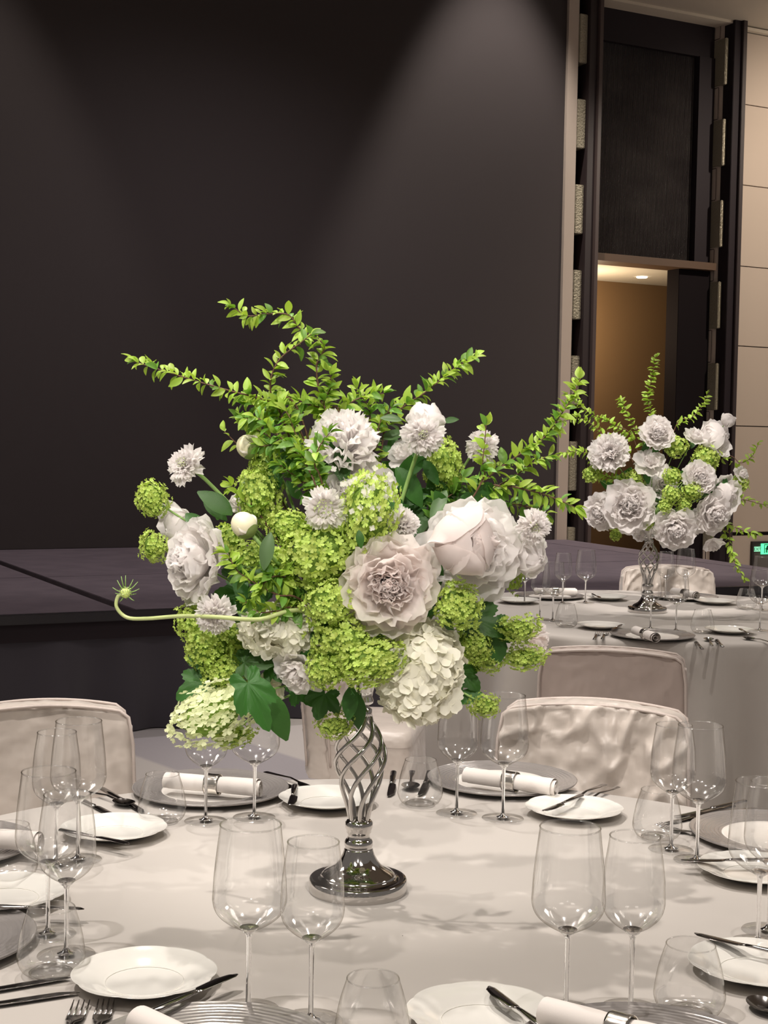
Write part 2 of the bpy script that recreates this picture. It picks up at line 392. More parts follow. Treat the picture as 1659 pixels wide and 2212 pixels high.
# ceiling: low part right of the screen, raised part over screen and hall
cl = struct(bpy.data.objects.new('ceiling', None)); COL.objects.link(cl)
wallbox('ceiling_slab', a1 + .02, 14, -.3, 2.6, CEIL, CEIL + .12, CEM, cl)
wallbox('cornice', a3, a5 + .1, -.15, .10, CEIL - .025, CEIL, mat('cornice_paint', (.62, .54, .44), .7), cl)
wallbox('cornice', a7, 12, -.02, .05, CEIL - .045, CEIL - .015, MATS['cornice_paint'], cl)
wallbox('ceiling_slab', -7, 14, 2.6, 17, 8.1, 8.2, CEM, cl)
wallbox('ceiling_slab', -7, a1 + .02, -.3, 2.6, 8.1, 8.2, CEM, cl)
wallbox('bulkhead', a1 + .02, 14, 2.5, 2.6, CEIL + .12, 8.1, CEM, cl)
wallbox('bulkhead', a1, a1 + .02, 0, 2.6, CEIL, 8.1, CEM, cl)

# ------------------------------------------------------------------ stage
def onStage(px, py):
    p = onz(px, py, STZ) - WA; return p.dot(WU), p.dot(WN)
f0 = onStage(0, 1330); f1 = onStage(390, 1314); f2 = onStage(1544, 1280); sm = onStage(0, 1247); sm2 = onStage(390, 1240)
dgA = onStage(0, 1219); dgB = onStage(312, 1324)
print('stage front', f0, f1, f2, 'seam', sm, sm2, 'diag', dgA, dgB)
TF = (f0[1] + f1[1]) / 2; TS = (sm[1] + sm2[1]) / 2; SD = (dgA[0] + dgB[0]) / 2
STC = mat('plum_stage_carpet', (.115, .082, .105), .9, bump=('noise', 90, .3, .003))
mix_noise(STC, (.102, .078, .094), (.120, .092, .109), 5, 4)
stage = empty('stage', 'low stage platform topped with plum carpet behind the tables', 'stage', (0, 0, 0))
s_lo, s_hi = -7.5, 9.5
n_ = 0
edges = [s_lo, SD - 2.44 * 1 - .0, SD, SD + 2.44, SD + 4.88, s_hi]
for i in range(len(edges) - 1):
    for (t0, t1) in ((.04, TS - .004), (TS + .004, TF - .03)):
        gap = .035 if abs(edges[i] - SD) < .01 else .004
        gap2 = .035 if abs(edges[i + 1] - SD) < .01 else .004
        wallbox('platform_panel', edges[i] + gap, edges[i + 1] - gap2, t0, t1, STZ - .05, STZ, STC, stage, .003)
wallbox('deck', s_lo, s_hi, .04, TF - .03, STZ - .14, STZ - .05, DKB, stage)
wallbox('edge_trim', s_lo, s_hi, TF - .03, TF, STZ - .05, STZ, mat('black_edge_trim', (.02, .018, .022), .3), stage, .004)
SKM = mat('black_skirt', (.034, .028, .040), .55, sheen=.5)
V = []; Fc = []; n = 900; rows = 8
for j in range(rows):
    z = STZ - .05 - (STZ - .055) * j / (rows - 1)
    for i in range(n):
        s = s_lo + (s_hi - s_lo) * i / (n - 1)
        a = (s * 17 + 1.2 * math.sin(s * 2.7)); fold = .034 * math.sin(a) + .02 * math.sin(a * .43 + 1)
        V.append(W(s, TF - .06 + fold * (.35 + .65 * j / (rows - 1)), z))
for j in range(rows - 1):
    for i in range(n - 1): Fc.append((j * n + i, j * n + i + 1, (j + 1) * n + i + 1, (j + 1) * n + i))
link('skirt', tomesh('skirt', V, Fc, SKM), stage)
# the stage's right end is cut off obliquely; the wall runs on down behind it
ea = onz(1262, 1171, STZ); eb = onz(1625, 1222, STZ); ed = (eb - ea).normalized(); en = Vector((-ed.y, ed.x, 0))
print('cut', ea, eb)
for o in list(stage.children):
    bm = bmesh.new(); bm.from_mesh(o.data)
    r_ = bmesh.ops.bisect_plane(bm, geom=bm.verts[:] + bm.edges[:] + bm.faces[:], plane_co=ea, plane_no=en, clear_outer=True)
    if o.name.split('.')[0] != 'skirt':
        bmesh.ops.holes_fill(bm, edges=[e for e in bm.edges if e.is_boundary], sides=0)
    if not bm.faces: bpy.data.objects.remove(o)
    else: bm.to_mesh(o.data)
    bm.free()
el = (onz(1700, 1232, STZ) - ea).length
V = []; Fc = []
for j in range(2):
    for i in range(300):
        q = ea + ed * (el * 1.6 * i / 299) + en * (-.03 + .02 * math.sin(i * .5)); V.append((q.x, q.y, (STZ - .05) * (1 - j) + .005))
for i in range(299): Fc.append((i, i + 1, 301 + i, 300 + i))
link('skirt', tomesh('skirt', V, Fc, SKM), stage)

# ------------------------------------------------------------------ tables
def circ3(a, b, c):
    ax, ay, bx, by, cx, cy = a.x, a.y, b.x, b.y, c.x, c.y
    d = 2 * (ax * (by - cy) + bx * (cy - ay) + cx * (ay - by))
    ux = ((ax * ax + ay * ay) * (by - cy) + (bx * bx + by * by) * (cy - ay) + (cx * cx + cy * cy) * (ay - by)) / d
    uy = ((ax * ax + ay * ay) * (cx - bx) + (bx * bx + by * by) * (ax - cx) + (cx * cx + cy * cy) * (bx - ax)) / d
    return Vector((ux, uy, 0)), math.hypot(ax - ux, ay - uy)
c1, R1 = circ3(onz(0, 1756, TZ), onz(800, 1679, TZ), onz(1563, 1752, TZ))
print('table', c1, R1)
c2, R2 = circ3(onz(1150, 1385, TZ), onz(1518, 1413, TZ), onz(1560, 1287, TZ))
print('table2', c2, R2)
R2 = .97; c2 = Vector((VASE2.x + .03, VASE2.y - .02, 0))
def table(c, rr, lab, seed, nf):
    t = empty('round_table', f'round banquet table hidden under the {lab} cloth', 'table', (c.x, c.y, 0))
    V, Fc = lathe([(0, TZ - .035), (rr - .02, TZ - .035), (rr - .012, TZ - .02), (rr - .02, TZ - .006), (0, TZ - .006)], 64)
    wood = mat('table_wood', (.25, .16, .09), .6)
    link('tabletop', tomesh('tabletop', V, Fc, wood), t)
    for k in range(4):
        a = k * math.pi / 2 + .4
        V, Fc = tube([(rr * .6 * math.cos(a), rr * .6 * math.sin(a), 0), (rr * .6 * math.cos(a), rr * .6 * math.sin(a), TZ - .036)], .02, 10)
        link('leg', tomesh('leg', V, Fc, STEEL), t)
    n = 288; V = []; Fc = []; rnd = random.Random(seed)
    ph = [rnd.uniform(0, 6.28) for _ in range(4)]
    rings = [(0.001, 0), (.25, 0), (.5, 0), (.75, 0), (.93, 0), (.985, -.0), (1.0, -.006), (1.008, -.02)] + [(1.01, -.02 - .7 * (k / 12)) for k in range(1, 13)]
    for (q, dz) in rings:
        for i in range(n):
            a = 2 * math.pi * i / n
            amt = min(1, max(0, -dz - .01) / .5) ** .8
            fold = .075 * math.sin(a * nf + ph[0] + .8 * math.sin(a * 3 + ph[1])) + .022 * math.sin(a * (nf * 1.7) + ph[2])
            r = rr * q + amt * (fold + .03); V.append((r * math.cos(a), r * math.sin(a), TZ + dz))
    for j in range(len(rings) - 1):
        for i in range(n):
            i2 = (i + 1) % n; Fc.append((j * n + i, j * n + i2, (j + 1) * n + i2, (j + 1) * n + i))
    Fc.append(tuple(range(n)))
    o = link('tablecloth', tomesh('tablecloth', V, Fc, CLOTH)); o.location = (c.x, c.y, 0)
    tag(o, f'{lab} satin tablecloth draped to the floor over a round table', 'tablecloth')
table(c1, R1, 'nearer ivory', 1, 16)
table(c2, R2, 'more distant ivory', 2, 15)

# ------------------------------------------------------------------ covered chairs
def softbox(cx, w, d, h, z0, seed, amp, nx=84, nz=64, crown=.02, wr=1.0, taper=.0):
    """rounded covered backrest: front at -d/2, back at +d/2, curved top"""
    V = []; Fc = []; rr = .022
    # closed cross-section loop around (front, top-less) swept up
    loop = []
    nn = 20
    for i in range(nx + 1): loop.append((-w / 2 + w * i / nx, -d / 2))
    for i in range(1, 6): loop.append((w / 2, -d / 2 + d * i / 6))
    for i in range(nx + 1): loop.append((w / 2 - w * i / nx, d / 2))
    for i in range(1, 6): loop.append((-w / 2, d / 2 - d * i / 6))
    m_ = len(loop)
    def shp(x, y, t, z):
        # round the vertical corners
        ax, ay = abs(x), abs(y); ex, ey = w / 2 - rr, d / 2 - rr
        if ax > ex and ay > ey:
            vx, vy = ax - ex, ay - ey; l = math.hypot(vx, vy); 
            if l > rr: ax, ay = ex + vx / l * rr, ey + vy / l * rr
        x = math.copysign(ax, x); y = math.copysign(ay, y)
        tf = 1 + taper * (1 - t)
        n1 = noise.noise(Vector((x * 9 + seed, z * 7, y * 3 + seed))); n2 = noise.noise(Vector((x * 22 + z * 16 + seed, z * 26 - x * 9, seed)))
        rad = max(0, t - .45) / .55
        rid = abs(noise.noise(Vector((x * 26 + seed, z * 5 + abs(x) * 14, seed * 2)))) * rad
        wx = x + .05 * noise.noise(Vector((x * 6, z * 6, seed))); wz = z + .05 * noise.noise(Vector((z * 6, x * 6, seed + 9)))
        rg = max(0, 1 - 3.2 * abs(noise.noise(Vector((wx * 7 + wz * 6 + seed, wz * 9 - wx * 8, seed * 3))))) ** 1.5
        r2 = max(0, 1 - 3.5 * abs(noise.noise(Vector((wx * 15 - wz * 9 + seed, wz * 7 + wx * 5, seed * 5))))) ** 1.5
        dy = amp * (.6 * n1 + .2 * n2 * wr + .5 * rid * wr + .45 * rg * wr + .22 * r2 * wr)
        y2 = y + math.copysign(dy, y) * (1 if abs(y) > d * .3 else .2) + .035 * (1 - (2 * x / w) ** 2) * (1 if True else 0) * .6
        return Vector((cx + x * tf, y2, z))
    for j in range(nz + 1):
        t = j / nz
        for (x, y) in loop:
            zt = h + crown * (1 - (2 * x / w) ** 2)
            corner = .03 * max(0, (abs(x) / (w / 2) - .86) / .14) ** 2
            z = z0 + (zt - corner - z0) * t
            V.append(shp(x, y, t, z))
    for j in range(nz):
        for k in range(m_):
            k2 = (k + 1) % m_; Fc.append((j * m_ + k, j * m_ + k2, (j + 1) * m_ + k2, (j + 1) * m_ + k))
    # top cap, softly domed
    base = nz * m_
    prev = [base + i for i in range(m_)]
    for st in range(1, 5):
        q = 1 - st / 4.6; ring = []
        for k in range(m_):
            v = V[base + k]; x, y = loop[k]
            ring.append(len(V)); lift = .007 * math.sin(st / 4 * math.pi / 2) + .003 * noise.noise(Vector((v.x * 40 + seed, v.y * 30, seed)))
            yc = .021 * (1 - (2 * x / w) ** 2)
            V.append(Vector((cx + (v.x - cx) * (1 - (1 - q) * d * .5 / (w * .5)), yc + (v.y - yc) * q, v.z + lift)))
        for k in range(m_):
            k2 = (k + 1) % m_; Fc.append((prev[k], prev[k2], ring[k2], ring[k]))
        prev = ring
    # close the seam left in the middle of the top
    for i in range(nx):
        a = prev[i]; b = prev[i + 1]; off = nx + 6; c = prev[off + nx - i - 1]; dd = prev[off + nx - i]
        Fc.append((a, b, c, dd))
    return V, Fc
def chair(label, loc, rz, seed, h=.88, w=.43, amp=.006, wr=1.0, material=SATIN, skirt=True):
    t = empty('banquet_chair', label, 'chair', loc, rz, 'satin covered banquet chairs')
    yb = .22
    V, Fc = softbox(0, w, .07, h - .03, .30, seed, amp, wr=wr, taper=.08)
    V = [v + Vector((0, yb + (h - v.z) * -.10 + .04, 0)) for v in V]
    link('back_cover', tomesh('back_cover', V, Fc, material), t)
    for side in (-1, 1):                    # piping round the front and rear edge
        pts = []
        for z in [.34 + (h - .10 - .34) * i / 10 for i in range(11)]:
            pts.append(Vector((-w / 2 * (1 + .08 * (1 - (z - .3) / (h - .33))) + .004, side * .034 + .002, z)))
        for i in range(21):
            x = -w / 2 + .012 + (w - .024) * i / 20
            pts.append(Vector((x, side * .034 + .021 * (1 - (2 * x / w) ** 2), h - .03 + .02 * (1 - (2 * x / w) ** 2) - .028 * max(0, (abs(x) / (w / 2) - .84) / .16) ** 2)))
        for z in [.34 + (h - .10 - .34) * (10 - i) / 10 for i in range(11)]:
            pts.append(Vector((w / 2 * (1 + .08 * (1 - (z - .3) / (h - .33))) - .004, side * .034 + .002, z)))
        pts = [p + Vector((0, yb + (h - p.z) * -.10 + .04, 0)) for p in pts]
        V, Fc = tube([q + Vector((0, side * .008, .003)) for q in pts], .0042, 8)
        link('piping', tomesh('piping', V, Fc, PIPING), t)
    # seat cushion and skirt
    n = 96; V = []; Fc = []; sw, sd = w / 2 + .01, .165
    def sq(a, kx, ky):
        c, s = math.cos(a), math.sin(a); e = .22
        return kx * math.copysign(abs(c) ** e, c), ky * math.copysign(abs(s) ** e, s)
    for (q, z) in ((.0, .475), (.5, .478), (.85, .472), (.96, .46), (1.0, .44), (1.005, .42)):
        for i in range(n):
            a = 2 * math.pi * i / n; x, y = sq(a, sw * max(q, .001), sd * max(q, .001))
            V.append((x, y + .05, z + .004 * noise.noise(Vector((x * 14, y * 14, seed)))))
    for j in range(5):
        for i in range(n):
            i2 = (i + 1) % n; Fc.append((j * n + i, j * n + i2, (j + 1) * n + i2, (j + 1) * n + i))
    link('seat_cover', tomesh('seat_cover', V, Fc, material), t)
    V = []; Fc = []
    for j in range(8):
        z = .42 - .415 * j / 7
        for i in range(n):
            a = 2 * math.pi * i / n; fl = 1.0 + .10 * j / 7 + (.03 * math.sin(a * 9 + seed) + .02 * noise.noise(Vector((a * 3, z * 6, seed)))) * j / 7
            x, y = sq(a, sw * fl, sd * fl); V.append((x, y + .05, z))
    for j in range(7):
        for i in range(n):
            i2 = (i + 1) % n; Fc.append((j * n + i, j * n + i2, (j + 1) * n + i2, (j + 1) * n + i))
    link('skirt_cover', tomesh('skirt_cover', V, Fc, material), t)
    return t
p = atY(1228, 1528, 3.44); chair('satin covered chair behind the charger right of the chrome vase, facing the camera', (p.x, 3.44 - .25, 0), R(-14), 3.1, amp=.020, wr=1.8, w=.45)
p = atY(180, 1520, 3.30); chair('smooth satin covered chair behind the glasses at the left edge', (p.x - .02, 3.30 - .25, 0), R(17), 8.4, amp=.006, wr=.8, w=.41)
p = atY(1362, 1400, 4.42); chair('satin covered chair tucked in at the far table, seen from behind', (p.x, 4.42 + .22, 0), R(180 - 13), 5.7, amp=.007, material=SATIN2, w=.44)
p = atY(1446, 1224, 7.42); chair('crumpled satin covered chair on the far side beyond the second vase', (p.x, 7.42 - .25, 0), R(2), 12.2, amp=.022, wr=2.2, w=.47)
p = onz(870, 1580, .47); chair('satin covered chair turned sideways between the two tables, its seat showing under the flowers', (p.x - .05, p.y + .22, 0), R(82), 15.5, amp=.016, wr=1.5, w=.50)

# ------------------------------------------------------------------ tableware meshes
def arcprof(pts, n=10): return [(p.x, p.y) for p in bez([Vector((a, b, 0)) for a, b in pts], n)]
def make_wine(h, rr, rm, rf, zs, zm, label):
    t = empty('wine_glass', label, 'glass')
    bowl = arcprof([(.0045, zs), (rm * .30, zs + .0055), (rm * .62, zs + .0145), (rm * .88, zs + .026), (rm * .99, zs + .040), (rm * .985, zs + .056), (rm * .945, zs + .085), (rr, h)], 40)
    V, Fc = lathe(bowl, 56); link('bowl', tomesh('bowl', V, Fc, GL), t)
    V, Fc = lathe([(rr + .0010 * math.cos(a), h + .0010 * math.sin(a)) for a in [k * math.pi / 3 for k in range(6)]], 56, True)
    link('rim', tomesh('rim', V, Fc, GLF), t)
    V, Fc = lathe([(0, zs + .0045), (.008, zs + .0052), (.0125, zs + .0068), (.0085, zs + .001), (.0052, zs - .001), (.0036, zs - .006), (.0030, zs * .5), (.0034, .012), (.006, .007), (.013, .0045), (.013, .0043), (0, .0043)], 24)
    link('stem', tomesh('stem', V, Fc, GLS), t)
    V, Fc = lathe([(.010, .0046), (rf * .6, .0030), (rf, .0018), (rf + .0004, .0012), (rf, .0006)], 56)
    link('foot', tomesh('foot', V, Fc, GLF), t)
    return t
def make_tumbler(label):
    t = empty('stemless_glass', label, 'glass')
    pr = arcprof([(.026, .0015), (.038, .006), (.0455, .020), (.0455, .033), (.0405, .062), (.0315, .092)], 26)
    V, Fc = lathe(pr, 56); link('bowl', tomesh('bowl', V, Fc, GL), t)
    V, Fc = lathe([(.0315 + .0008 * math.cos(a), .092 + .0008 * math.sin(a)) for a in [k * math.pi / 3 for k in range(6)]], 56, True)
    link('rim', tomesh('rim', V, Fc, GLF), t)
    V, Fc = lathe([(0, .0006), (.026, .0006), (.030, .003), (.024, .0065), (0, .0045)], 40)
    link('base', tomesh('base', V, Fc, GLF), t)
    return t
def make_plate(label):
    t = empty('bread_plate', label, 'plate')
    def mod(a, r): return 1 + .035 * abs(math.cos(a * 4)) ** .7 * max(0, (r - .06) / .035)
    V, Fc = lathe([(0, .0035), (.05, .0035), (.058, .0055), (.066, .010), (.080, .0145), (.0935, .0175), (.0945, .0185), (.0945, .0175), (.082, .0125), (.066, .007), (.052, .0018), (.044, 0), (.040, .0015), (0, .0015)], 96, rmod=mod)
    link('dish', tomesh('dish', V, Fc, PORC), t)
    V, Fc = lathe([(.0525 + .0006 * math.cos(a), .0045 + .0006 * math.sin(a)) for a in [k * math.pi / 3 for k in range(6)]], 64, True)
    link('inner_ring', tomesh('inner_ring', V, Fc, PORC), t)
    return t
def make_charger(label):
    t = empty('charger_plate', label, 'plate')
    V, Fc = lathe([(.100, .005), (.106, .007), (.130, .010), (.156, .0125), (.160, .0145), (.1625, .0135), (.160, .010), (.13, .006), (.10, .001)], 96)
    link('rim', tomesh('rim', V, Fc, CHG), t)
    V, Fc = lathe([(0, .004), (.096, .004), (.101, .006), (.102, .004), (.10, .0), (0, 0)], 72)
    link('well', tomesh('well', V, Fc, WELL), t)
    return t
def make_napkin(label):
    t = empty('rolled_napkin', label, 'napkin')
    V = []; Fc = []; n = 90; m_ = 15
    for j in range(m_):
        x = -.10 + .20 * j / (m_ - 1); flare = 1 - .12 * math.exp(-(x / .02) ** 2) + .04 * x / .1
        for i in range(n):
            u = i / (n - 1); a = u * 2 * math.pi * 3.6; r = (.0065 + .0145 * u) * flare
            V.append((x + .004 * math.sin(a * .5) * (1 if abs(x) > .09 else 0), r * math.cos(a), r * math.sin(a) * .92))
    for j in range(m_ - 1):
        for i in range(n - 1): Fc.append((j * n + i, (j + 1) * n + i, (j + 1) * n + i + 1, j * n + i + 1))
    o = link('roll', tomesh('roll', V, Fc, NAPKIN), t); o.location = (0, 0, .0205)
    V, Fc = lathe([(.0203, -.014), (.0212, -.015), (.0218, -.012), (.0214, -.006), (.0214, .006), (.0218, .012), (.0212, .015), (.0203, .014)], 40, True)
    o = link('napkin_ring', tomesh('napkin_ring', V, Fc, SILVER), t, Matrix.Translation((0, 0, .0205)) @ Matrix.Rotation(math.pi / 2, 4, 'Y'))
    return t
def make_knife(label):
    t = empty('table_knife', label, 'knife')
    V, Fc = sweepx([(-.11, .002, .002, .004, 0), (-.108, .007, .0035, .004, 0), (-.06, .0065, .0035, .004, 0), (-.012, .0048, .003, .004, 0), (-.004, .0055, .0035, .004, 0), (0, .004, .002, .004, 0)])
    link('handle', tomesh('handle', V, Fc, STEEL), t)
    V, Fc = sweepx([(0, .003, .0015, .004, 0), (.006, .0075, .001, .0035, .002), (.04, .0085, .0008, .003, .002), (.085, .008, .0007, .003, .001), (.105, .004, .0006, .003, -.002), (.11, .0005, .0004, .003, -.004)])
    link('blade', tomesh('blade', V, Fc, STEEL), t); return t
def make_butter(label):
    t = empty('butter_knife', label, 'knife')
    V, Fc = sweepx([(-.085, .002, .0015, .003, 0), (-.083, .006, .003, .003, 0), (-.04, .0055, .003, .003, 0), (-.012, .0035, .0025, .003, 0), (0, .003, .002, .003, 0)])
    link('handle', tomesh('handle', V, Fc, STEEL), t)
    V, Fc = sweepx([(0, .003, .0015, .003, 0), (.010, .008, .0009, .003, .003), (.05, .009, .0008, .003, .003), (.072, .007, .0007, .003, .001), (.08, .002, .0006, .003, -.001)])
    link('blade', tomesh('blade', V, Fc, STEEL), t); return t
def make_fork(label):
    t = empty('dinner_fork', label, 'fork')
    V, Fc = sweepx([(-.10, .001, .001, .003, 0), (-.098, .007, .0015, .003, 0), (-.06, .006, .0015, .005, 0), (0, .0028, .0018, .009, 0), (.03, .0035, .0015, .006, 0), (.042, .011, .0012, .004, 0), (.058, .0125, .001, .0022, 0), (.060, .012, .001, .0022, 0)])
    link('handle', tomesh('handle', V, Fc, STEEL), t)
    for k in range(4):
        y = -.0102 + .0068 * k
        V, Fc = sweepx([(.058, .0018, .0009, .0022, y), (.08, .0014, .0008, .0035, y), (.10, .0007, .0006, .007, y)], 6)
        link('tine', tomesh('tine', V, Fc, STEEL), t)
    return t
def make_spoon(label):
    t = empty('soup_spoon', label, 'spoon')
    V, Fc = sweepx([(-.10, .001, .001, .003, 0), (-.098, .007, .0015, .003, 0), (-.06, .006, .0015, .005, 0), (0, .0028, .0018, .010, 0), (.025, .003, .0016, .008, 0), (.034, .006, .0014, .006, 0)])
    link('handle', tomesh('handle', V, Fc, STEEL), t)
    V = []; Fc = []
    for i in range(9):
        q = i / 8
        for k in range(24):
            a = 2 * math.pi * k / 24; V.append((.060 + .029 * q * math.cos(a), .020 * q * math.sin(a), .0015 + .007 * q * q + .0008 * q))
    for i in range(8):
        for k in range(24):
            k2 = (k + 1) % 24; Fc.append((i * 24 + k, (i + 1) * 24 + k, (i + 1) * 24 + k2, i * 24 + k2))
    link('bowl', tomesh('bowl', V, Fc, STEEL), t); return t
B0 = {'B': make_wine(.244, .039, .048, .041, .104, .146, ''), 'S': make_wine(.231, .0325, .041, .0405, .102, .134, ''),
      'T': make_tumbler(''), 'P': make_plate(''), 'C': make_charger(''), 'N': make_napkin(''),
      'K': make_knife(''), 'U': make_butter(''), 'F': make_fork(''), 'O': make_spoon('')}
used = set()
def put(kind, loc, label, group, rz=0, tilt=0):
    b = B0[kind]
    if kind in used: b = copytree(b)
    used.add(kind); b['label'] = label; b['group'] = group; b.location = loc; b.rotation_euler = (0, tilt, rz); return b
# wine glasses and tumblers: foot pixel
GB = 'large wine glasses on the near table'; GS = 'small wine glasses on the near table'; GT = 'stemless glasses on the near table'
def P(kind, px, py, label, group, rz=0, dz=0, tilt=0): return put(kind, onz(px, py, TZ) + Vector((0, 0, dz + .0012)), label, group, rz, tilt)
P('B', 536, 2187, 'large wine glass front left of the vase, left of its smaller mate', GB)
P('S', 671, 2209, 'smaller wine glass standing directly in front of the chrome vase base', GS)
P('T', 803, 2277, 'stemless glass cut by the bottom edge below the chrome vase', GT)
P('B', 1222, 2190, 'large wine glass front right with its foot behind a napkin', GB)
P('S', 1362, 2186, 'small wine glass between a large wine glass and a stemless glass, front right', GS)
P('T', 1488, 2192, 'stemless glass in front of the white plate at lower right', GT)
P('B', 103, 2022, 'large wine glass behind the lower left stemless glass, its rim above its neighbour', GB)
P('S', 143, 2066, 'small wine glass nearest to the lower left stemless glass', GS)
P('T', 110, 2105, 'stemless glass at lower left beside the scalloped plate', GT)
P('B', 168, 1860, 'large wine glass in front of the left chair back', GB)
P('S', 121, 1872, 'small wine glass left of the one before the left chair back', GS)
P('T', 20, 1902, 'stemless glass at the left edge, near a rolled napkin', GT)
P('T', 350, 1776, 'stemless glass in front of the charger left of the vase', GT)
P('S', 444, 1776, 'small wine glass left of the vase, under the hanging pale green blooms', GS)
P('B', 549, 1768, 'large wine glass left of the vase, before the end of the napkin roll', GB)
P('T', 907, 1739, 'stemless glass just right of the twisted vase stem', GT)
P('S', 986, 1759, 'small wine glass right of the vase, before the left end of the napkin roll', GS)
P('B', 1086, 1770, 'large wine glass right of the vase, before the ring of the napkin roll', GB)
P('T', 1419, 1812, 'stemless glass behind the front right wine glasses', GT)
P('S', 1449, 1838, 'small wine glass standing before the far tablecloth, right of the right chair', GS)
P('B', 1505, 1862, 'large wine glass left of the swirled charger on the right', GB)
P('B', 1637, 2042, 'large wine glass at the right edge, above the lower white plate', GB)
P('S', 1660, 2014, 'small wine glass half cut by the right edge', GS)
# plates
GP = 'scalloped bread plates on the near table'
P('P', 312, 2128, 'scalloped white plate at lower left with a butter knife across its right side', GP, .2)
P('P', 10, 1948, 'white bread plate cut by the left edge, behind the stemless glass', GP)
P('P', 246, 1806, 'white bread plate behind the left wine glasses, knife along its near side', GP)
P('P', 706, 1740, 'white bread plate directly behind and left of the vase stem', GP)
P('P', 1240, 1762, 'white bread plate right of the napkin roll, behind the front wine glasses', GP)
P('P', 1630, 1895, 'white bread plate in front of the swirled charger on the right', GP)
P('P', 1637, 2105, 'white bread plate at lower right behind the stemless glass', GP)
P('P', 1042, 2214, 'white bread plate cut by the bottom edge between the wine glasses', GP)
GC = 'swirled grey chargers on the near table'
P('C', 455, 1713, 'grey swirled charger left of the vase under a ringed napkin roll', GC)
P('C', 1084, 1693, 'grey swirled charger right of the vase under a ringed napkin roll', GC)
P('C', 1677, 1812, 'empty grey swirled charger with white centre at the right edge', GC)
P('C', -125, 1836, 'grey swirled charger at the left edge under a napkin roll', GC)
P('C', -170, 2042, 'grey swirled charger at the lower left edge', GC)
P('C', 455, 2303, 'grey swirled charger at the bottom edge below the left wine glass', GC)
P('C', 1400, 2303, 'grey swirled charger at the bottom edge below the right wine glasses', GC)
GN = 'rolled napkins with silver rings'
def nap(px0, py0, px1, py1, label, dz=.013, z=TZ):
    h = z + dz + .02; a = onz(px0, py0, h); b = onz(px1, py1, h); c = (a + b) / 2; c.z = z + dz
    return put('N', c, label, GN, math.atan2(b.y - a.y, b.x - a.x))
nap(330, 1684, 594, 1706, 'ringed napkin roll on the charger left of the vase', .012)
nap(985, 1672, 1226, 1706, 'ringed napkin roll on the charger right of the vase', .012)
nap(-160, 1800, 105, 1822, 'napkin roll whose end shows at the left edge', .012)
nap(285, 2196, 560, 2330, 'napkin roll end at the bottom edge over the scalloped plate', .016)
nap(1190, 2188, 1500, 2270, 'napkin roll at the bottom edge over the foot of the front right glass', .016)
# cutlery: handle end pixel -> tip pixel
def cut(kind, ax, ay, bx, by, label, group, dz=0.0, f=.5):
    a = onz(ax, ay, TZ + dz); b = onz(bx, by, TZ + dz); c = a.lerp(b, f); c.z = TZ + .0012 + dz
    return put(kind, c, label, group, math.atan2(b.y - a.y, b.x - a.x))
GK = 'butter knives resting on bread plates'; GCU = 'table cutlery on the near table'
PZ = .0185
cut('U', 335, 2190, 508, 2112, 'butter knife lying across the scalloped plate at lower left', GK, PZ)
cut('U', 0, 1964, 138, 1968, 'butter knife on the bread plate at the left edge', GK, PZ)
cut('U', 125, 1796, 288, 1830, 'butter knife on the plate behind the left wine glasses', GK, PZ)
cut('U', 638, 1694, 625, 1752, 'butter knife pointing at the camera on the plate behind the vase', GK, PZ)
cut('U', 1275, 1714, 1150, 1766, 'butter knife on the plate right of the napkin roll', GK, PZ)
cut('U', 1640, 1862, 1497, 1863, 'butter knife on the plate before the right charger', GK, PZ)
cut('U', 1690, 2066, 1535, 2030, 'butter knife on the plate at lower right', GK, PZ)
cut('U', 1170, 2222, 1072, 2150, 'butter knife on the plate at the bottom edge, tip towards the vase', GK, PZ)
cut('K', 850, 1672, 842, 1724, 'table knife left of the stemless glass beside the vase', GCU)
cut('K', 928, 1672, 908, 1722, 'table knife seen through the stemless glass beside the vase', GCU)
cut('O', 890, 1672, 886, 1712, 'spoon between two knives seen through the stemless glass', GCU)
cut('F', 1330, 1706, 1255, 1742, 'fork right of the right charger, outer one', GCU)
cut('F', 1300, 1702, 1232, 1736, 'fork right of the right charger, inner one', GCU)
cut('F', 560, 1676, 645, 1712, 'fork behind the napkin roll end left of the vase', GCU)
cut('F', 590, 1677, 668, 1704, 'fork nearest the table edge behind the plate left of the vase', GCU)
cut('K', 205, 1700, 330, 1770, 'table knife left of the left charger, nearest to it', GCU)
cut('O', 180, 1712, 285, 1748, 'spoon between knives left of the left charger', GCU)
cut('K', 150, 1720, 262, 1775, 'table knife behind the plate at left, outer one', GCU)
cut('K', 1590, 1745, 1432, 1784, 'table knife behind the right charger, nearer the camera', GCU)
cut('K', 1600, 1737, 1470, 1766, 'table knife behind the right charger, at the table edge', GCU)
cut('O', 1620, 1752, 1500, 1776, 'spoon behind the swirled charger on the right', GCU)
cut('F', 1560, 1822, 1472, 1800, 'fork tips in front of the right charger', GCU)
cut('F', 120, 2300, 170, 2188, 'fork at the bottom left edge, left one', GCU)
cut('F', 190, 2300, 226, 2184, 'fork at the bottom left edge, right one', GCU)
cut('K', -90, 2160, 42, 2136, 'table knife tip at the lower left edge, upper one', GCU)
cut('K', -90, 2190, 66, 2165, 'table knife tip at the lower left edge, lower one', GCU)
cut('O', 1720, 2260, 1652, 2190, 'spoon at the bottom right corner', GCU)
